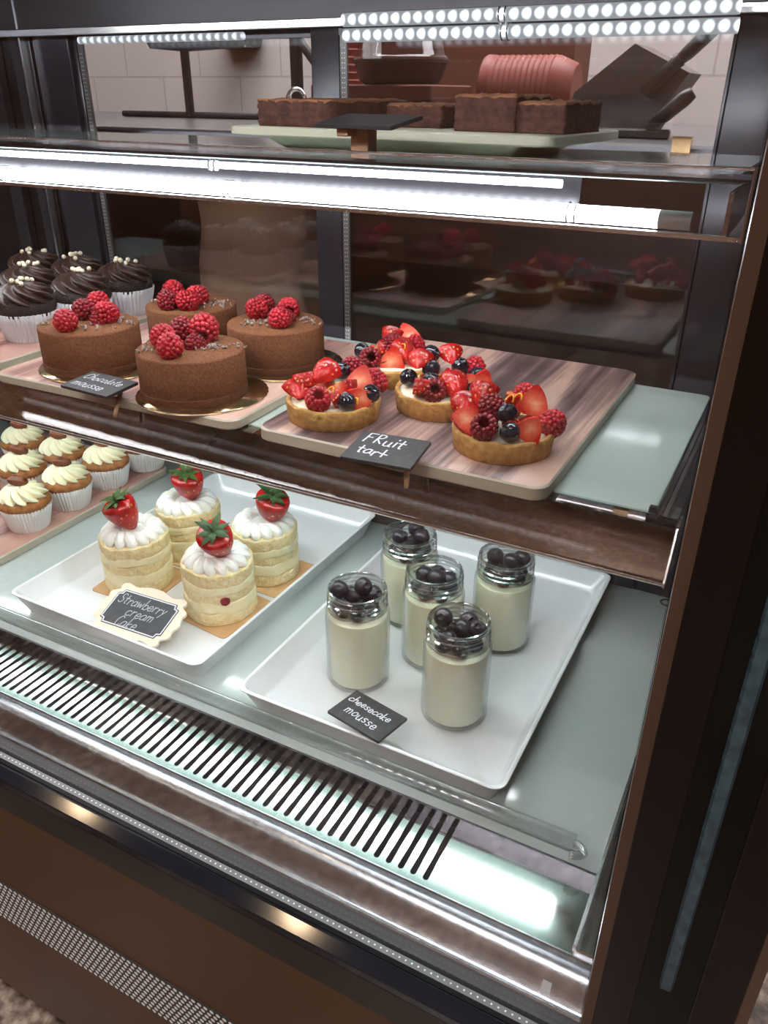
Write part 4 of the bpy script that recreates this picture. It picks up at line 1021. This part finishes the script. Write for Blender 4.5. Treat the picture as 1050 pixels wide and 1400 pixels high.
# ------------------------------------------------------------------ kitchen behind the sliding doors
wt = thing('worktable','stainless kitchen worktable behind the display case with an undershelf','table',(0,1.32,0))
new_obj('tabletop',bx(-2.2,.05,-.34,.40,.476,.512,.003,1),M['table_steel'],wt,smooth=False)
new_obj('undershelf',bx(-2.2,.05,-.34,.40,.196,.214,.002,1),M['kitchen_dark'],wt,smooth=False)
for (x,y) in ((-2.15,-.30),(-2.15,.36),(0,-.30),(0,.36)):
    new_obj('leg',lathe([(0,ZF),(.02,ZF),(.02,.476),(0,.476)],16,off=(x,y,0)),M['table_steel'],wt)
new_obj('back_panel',bx(-2.2,.05,.38,.395,.214,.476),M['kitchen_dark'],wt,smooth=False)
ZK = .512
# paper bag on the undershelf
bag = bmesh.new(); bmesh.ops.create_cube(bag,size=1); bmesh.ops.subdivide_edges(bag,edges=bag.edges[:],cuts=9,use_grid_fill=True)
rb = random.Random(9)
for v in bag.verts:
    x,y,z = v.co; k = 1-.10*(z+.5)
    v.co = Vector((x*.205*k+.006*math.sin(9*z+4*y),y*.13*k+.006*math.sin(11*x+7*z),(z+.5)*.205+.010*math.sin(7*x+2)*(z+.5)+rb.uniform(-.002,.002)))
tag(new_obj('paper_bag',bag,M['kraftbag'],loc=(-.775,1.085,.214)),'crumpled brown paper bag on the undershelf behind the left sliding door','bag')
# takeaway tub with black base and clear lid on a carton
cb = tag(new_obj('carton',bx(-.10,.085,-.07,.07,0,.058,.002,1),M['redbox'],loc=(-.575,1.13,ZK),smooth=False),'low rust brown carton under the black takeaway tub','carton')
cb2 = tag(new_obj('carton',bx(-.18,.16,-.05,.05,0,.17,.003,1),M['redbox'],loc=(-.560,1.44,ZK),smooth=False),'tall rust brown carton standing behind the takeaway tub','carton')
tb = thing('takeaway_tub','black takeaway tub with clear plastic lid behind the right sliding door','container',(-.570,1.13,ZK+.058))
new_obj('base',lathe([(0,0),(.050,0),(.058,.006),(.064,.026),(.067,.028),(.067,.030),(.062,.030),(.056,.008),(0,.004)],40,rmod=lambda t,a,r,z:(r*(1+.06*math.cos(4*a)),z)),M['rubber_black'],tb,auto=40)
new_obj('lid',lathe([(.0665,.0302),(.0665,.033),(.062,.036),(.056,.056),(.053,.058),(0,.058)],40,rmod=lambda t,a,r,z:(r*(1+.06*math.cos(4*a)),z)),M['lidclear'],tb,auto=40)
# sleeve of red cups lying on the table
cs = thing('cup_sleeve','stack of nested red paper cups lying on its side on the worktable','cups',(-.480,1.235,ZK+.049),.05)
q = bmesh.new()
pr_ = [(.036,0),(.048,0),(.049,.002)]
for i in range(12): pr_ += [(.0485,.012+i*.008),(.0470,.014+i*.008),(.0475,.018+i*.008)]
pr_ += [(.038,.130),(.036,.132),(0,.132)]
lathe(pr_,40,bm=q); bmesh.ops.rotate(q,verts=q.verts[:],matrix=Matrix.Rotation(PI/2,3,'Y')); new_obj('outer_cup',q,M['redcup'],cs,auto=40)
q = bmesh.new(); lathe([(.0362,.001),(.030,.06),(0,.06)],32,bm=q); bmesh.ops.rotate(q,verts=q.verts[:],matrix=Matrix.Rotation(PI/2,3,'Y')); new_obj('cup_inside',q,M['rubber_black'],cs)
# red cups standing near the centre stile
c2 = thing('cup_sleeve','tall upright stack of red paper cups seen left of the centre stile','cups',(-.735,1.24,ZK),0)
pr_ = [(0,0),(.030,0)]
for i in range(11): pr_ += [(.0385,.030+i*.0105),(.0395,.033+i*.0105),(.0375,.035+i*.0105)]
pr_ += [(.037,.150),(0,.150)]
new_obj('outer_cup',lathe(pr_,36),M['redcup'],c2,auto=40)
new_obj('lid',lathe([(.0372,.148),(.040,.150),(.040,.154),(0,.158)],36),M['redcup'],c2,auto=40)
# slanted knife block with long knife, loose knife
kb = thing('knife_block','slanted grey block holding a long black handled knife','knife block',(-.285,1.20,ZK),.0)
kbm = bmesh.new(); a = [kbm.verts.new(p) for p in ((-.055,-.05,0),(.055,-.05,0),(.100,-.05,.072),(.030,-.05,.104),(-.040,-.05,.050))]; b = [kbm.verts.new((v.co.x,.05,v.co.z)) for v in a]
for i in range(5): kbm.faces.new((a[i],a[(i+1)%5],b[(i+1)%5],b[i]))
kbm.faces.new(a[::-1]); kbm.faces.new(b)
new_obj('block',kbm,M['greyblock'],kb,smooth=False)
kh = bmesh.new(); tube(kh,[(.050,-.052,.050),(.082,-.052,.082),(.088,-.052,.087)],[.008,.008,.009],10); tube(kh,[(.088,-.052,.087),(.095,-.052,.093),(.140,-.052,.138),(.152,-.052,.149)],[.007,.0085,.0095,.007],10)
new_obj('knife',kh,M['knife'],kb)
kn = thing('knife','kitchen knife with thick black handle resting on the worktable','knife',(-.238,1.10,ZK),0)
k1 = bmesh.new(); tube(k1,[(.022,0,.012),(.040,0,.026),(.060,0,.044),(.069,0,.051)],[.006,.0085,.0095,.007],12); new_obj('handle',k1,M['knife'],kn)
k2 = bmesh.new(); box(k2,-.045,.050,-.006,.006,0,.011,.002,1); new_obj('blade_guard',k2,M['knife'],kn,smooth=False)
# metal stand and tap seen through the left door
ms_ = thing('metal_stand','dark metal rack of bars on the worktable behind the left door','rack',(-1.02,1.40,ZK))
for pts,r in (([(-.16,0,.004),(-.16,0,.24)],.009),([(.10,0,.004),(.10,0,.24)],.012),([(-.32,0,.24),(-.24,0,.13),(-.16,0,.125),(-.02,0,.13)],.009),([(.02,0,.24),(.10,0,.17)],.006),([(.10,0,.14),(.15,0,.085)],.008),([(-.34,0,.006),(.18,0,.006)],.006)):
    q = bmesh.new(); tube(q,pts,r,10); new_obj('bar',q,M['rubber_black'],ms_)
tp = thing('tap','small chrome swan neck tap behind the leftmost brownie','tap',(-.875,1.30,ZK))
q = bmesh.new(); tube(q,[(0,0,0),(0,0,.035)]+[(.018-.018*math.cos(a),0,.035+.018*math.sin(a)) for a in [PI*i/10 for i in range(11)]],.004,8); new_obj('spout',q,M['hem'],tp)
new_obj('base',lathe([(0,0),(.010,0),(.010,.006),(.006,.010),(0,.010)],16),M['hem'],tp)
ds = thing('dispenser','dark rounded dispenser fixed high on the tiled kitchen wall','dispenser',(-1.62,2.199,.70))
q = bmesh.new(); box(q,-.07,.07,-.10,0,-.03,.06,.02,3); new_obj('housing',q,M['rubber_black'],ds)
q = bmesh.new(); box(q,.045,.062,-.106,-.02,-.028,.05,.004,2); new_obj('chrome_edge',q,M['hem'],ds)

# ------------------------------------------------------------------ camera, world, output
cam = bpy.data.cameras.new('camera'); co = bpy.data.objects.new('camera',cam); COL.objects.link(co); SC.camera = co
yaw,pit,rol = -.481690782,-.487681720,.00723544151; F = 1080.41725
f = Vector((math.sin(yaw)*math.cos(pit),math.cos(yaw)*math.cos(pit),math.sin(pit)))
r = Vector((math.cos(yaw),-math.sin(yaw),0)); u = r.cross(f)
r2 = r*math.cos(rol)+u*math.sin(rol); u2 = -r*math.sin(rol)+u*math.cos(rol)
mw = Matrix((r2,u2,-f)).transposed().to_4x4(); mw.translation = (0,0,.56); co.matrix_world = mw
cam.sensor_fit = 'VERTICAL'; cam.sensor_height = 36; cam.lens = F/1400*36; cam.clip_start = .01
w = bpy.data.worlds.new('world'); w.use_nodes = True; SC.world = w
w.node_tree.nodes['Background'].inputs[0].default_value = (.5,.45,.4,1); w.node_tree.nodes['Background'].inputs[1].default_value = .05
SC.view_settings.view_transform = 'Standard'; SC.view_settings.look = 'None'; SC.view_settings.gamma = 1; SC.view_settings.use_curve_mapping = False
SC.view_settings.exposure = 0.0
SC.cycles.max_bounces = 12; SC.cycles.transparent_max_bounces = 32; SC.cycles.glossy_bounces = 6; SC.cycles.diffuse_bounces = 4
SC.cycles.caustics_reflective = False; SC.cycles.caustics_refractive = False
SC.cycles.use_denoising = True
SC.cycles.sample_clamp_indirect = 40; SC.cycles.blur_glossy = 0.2
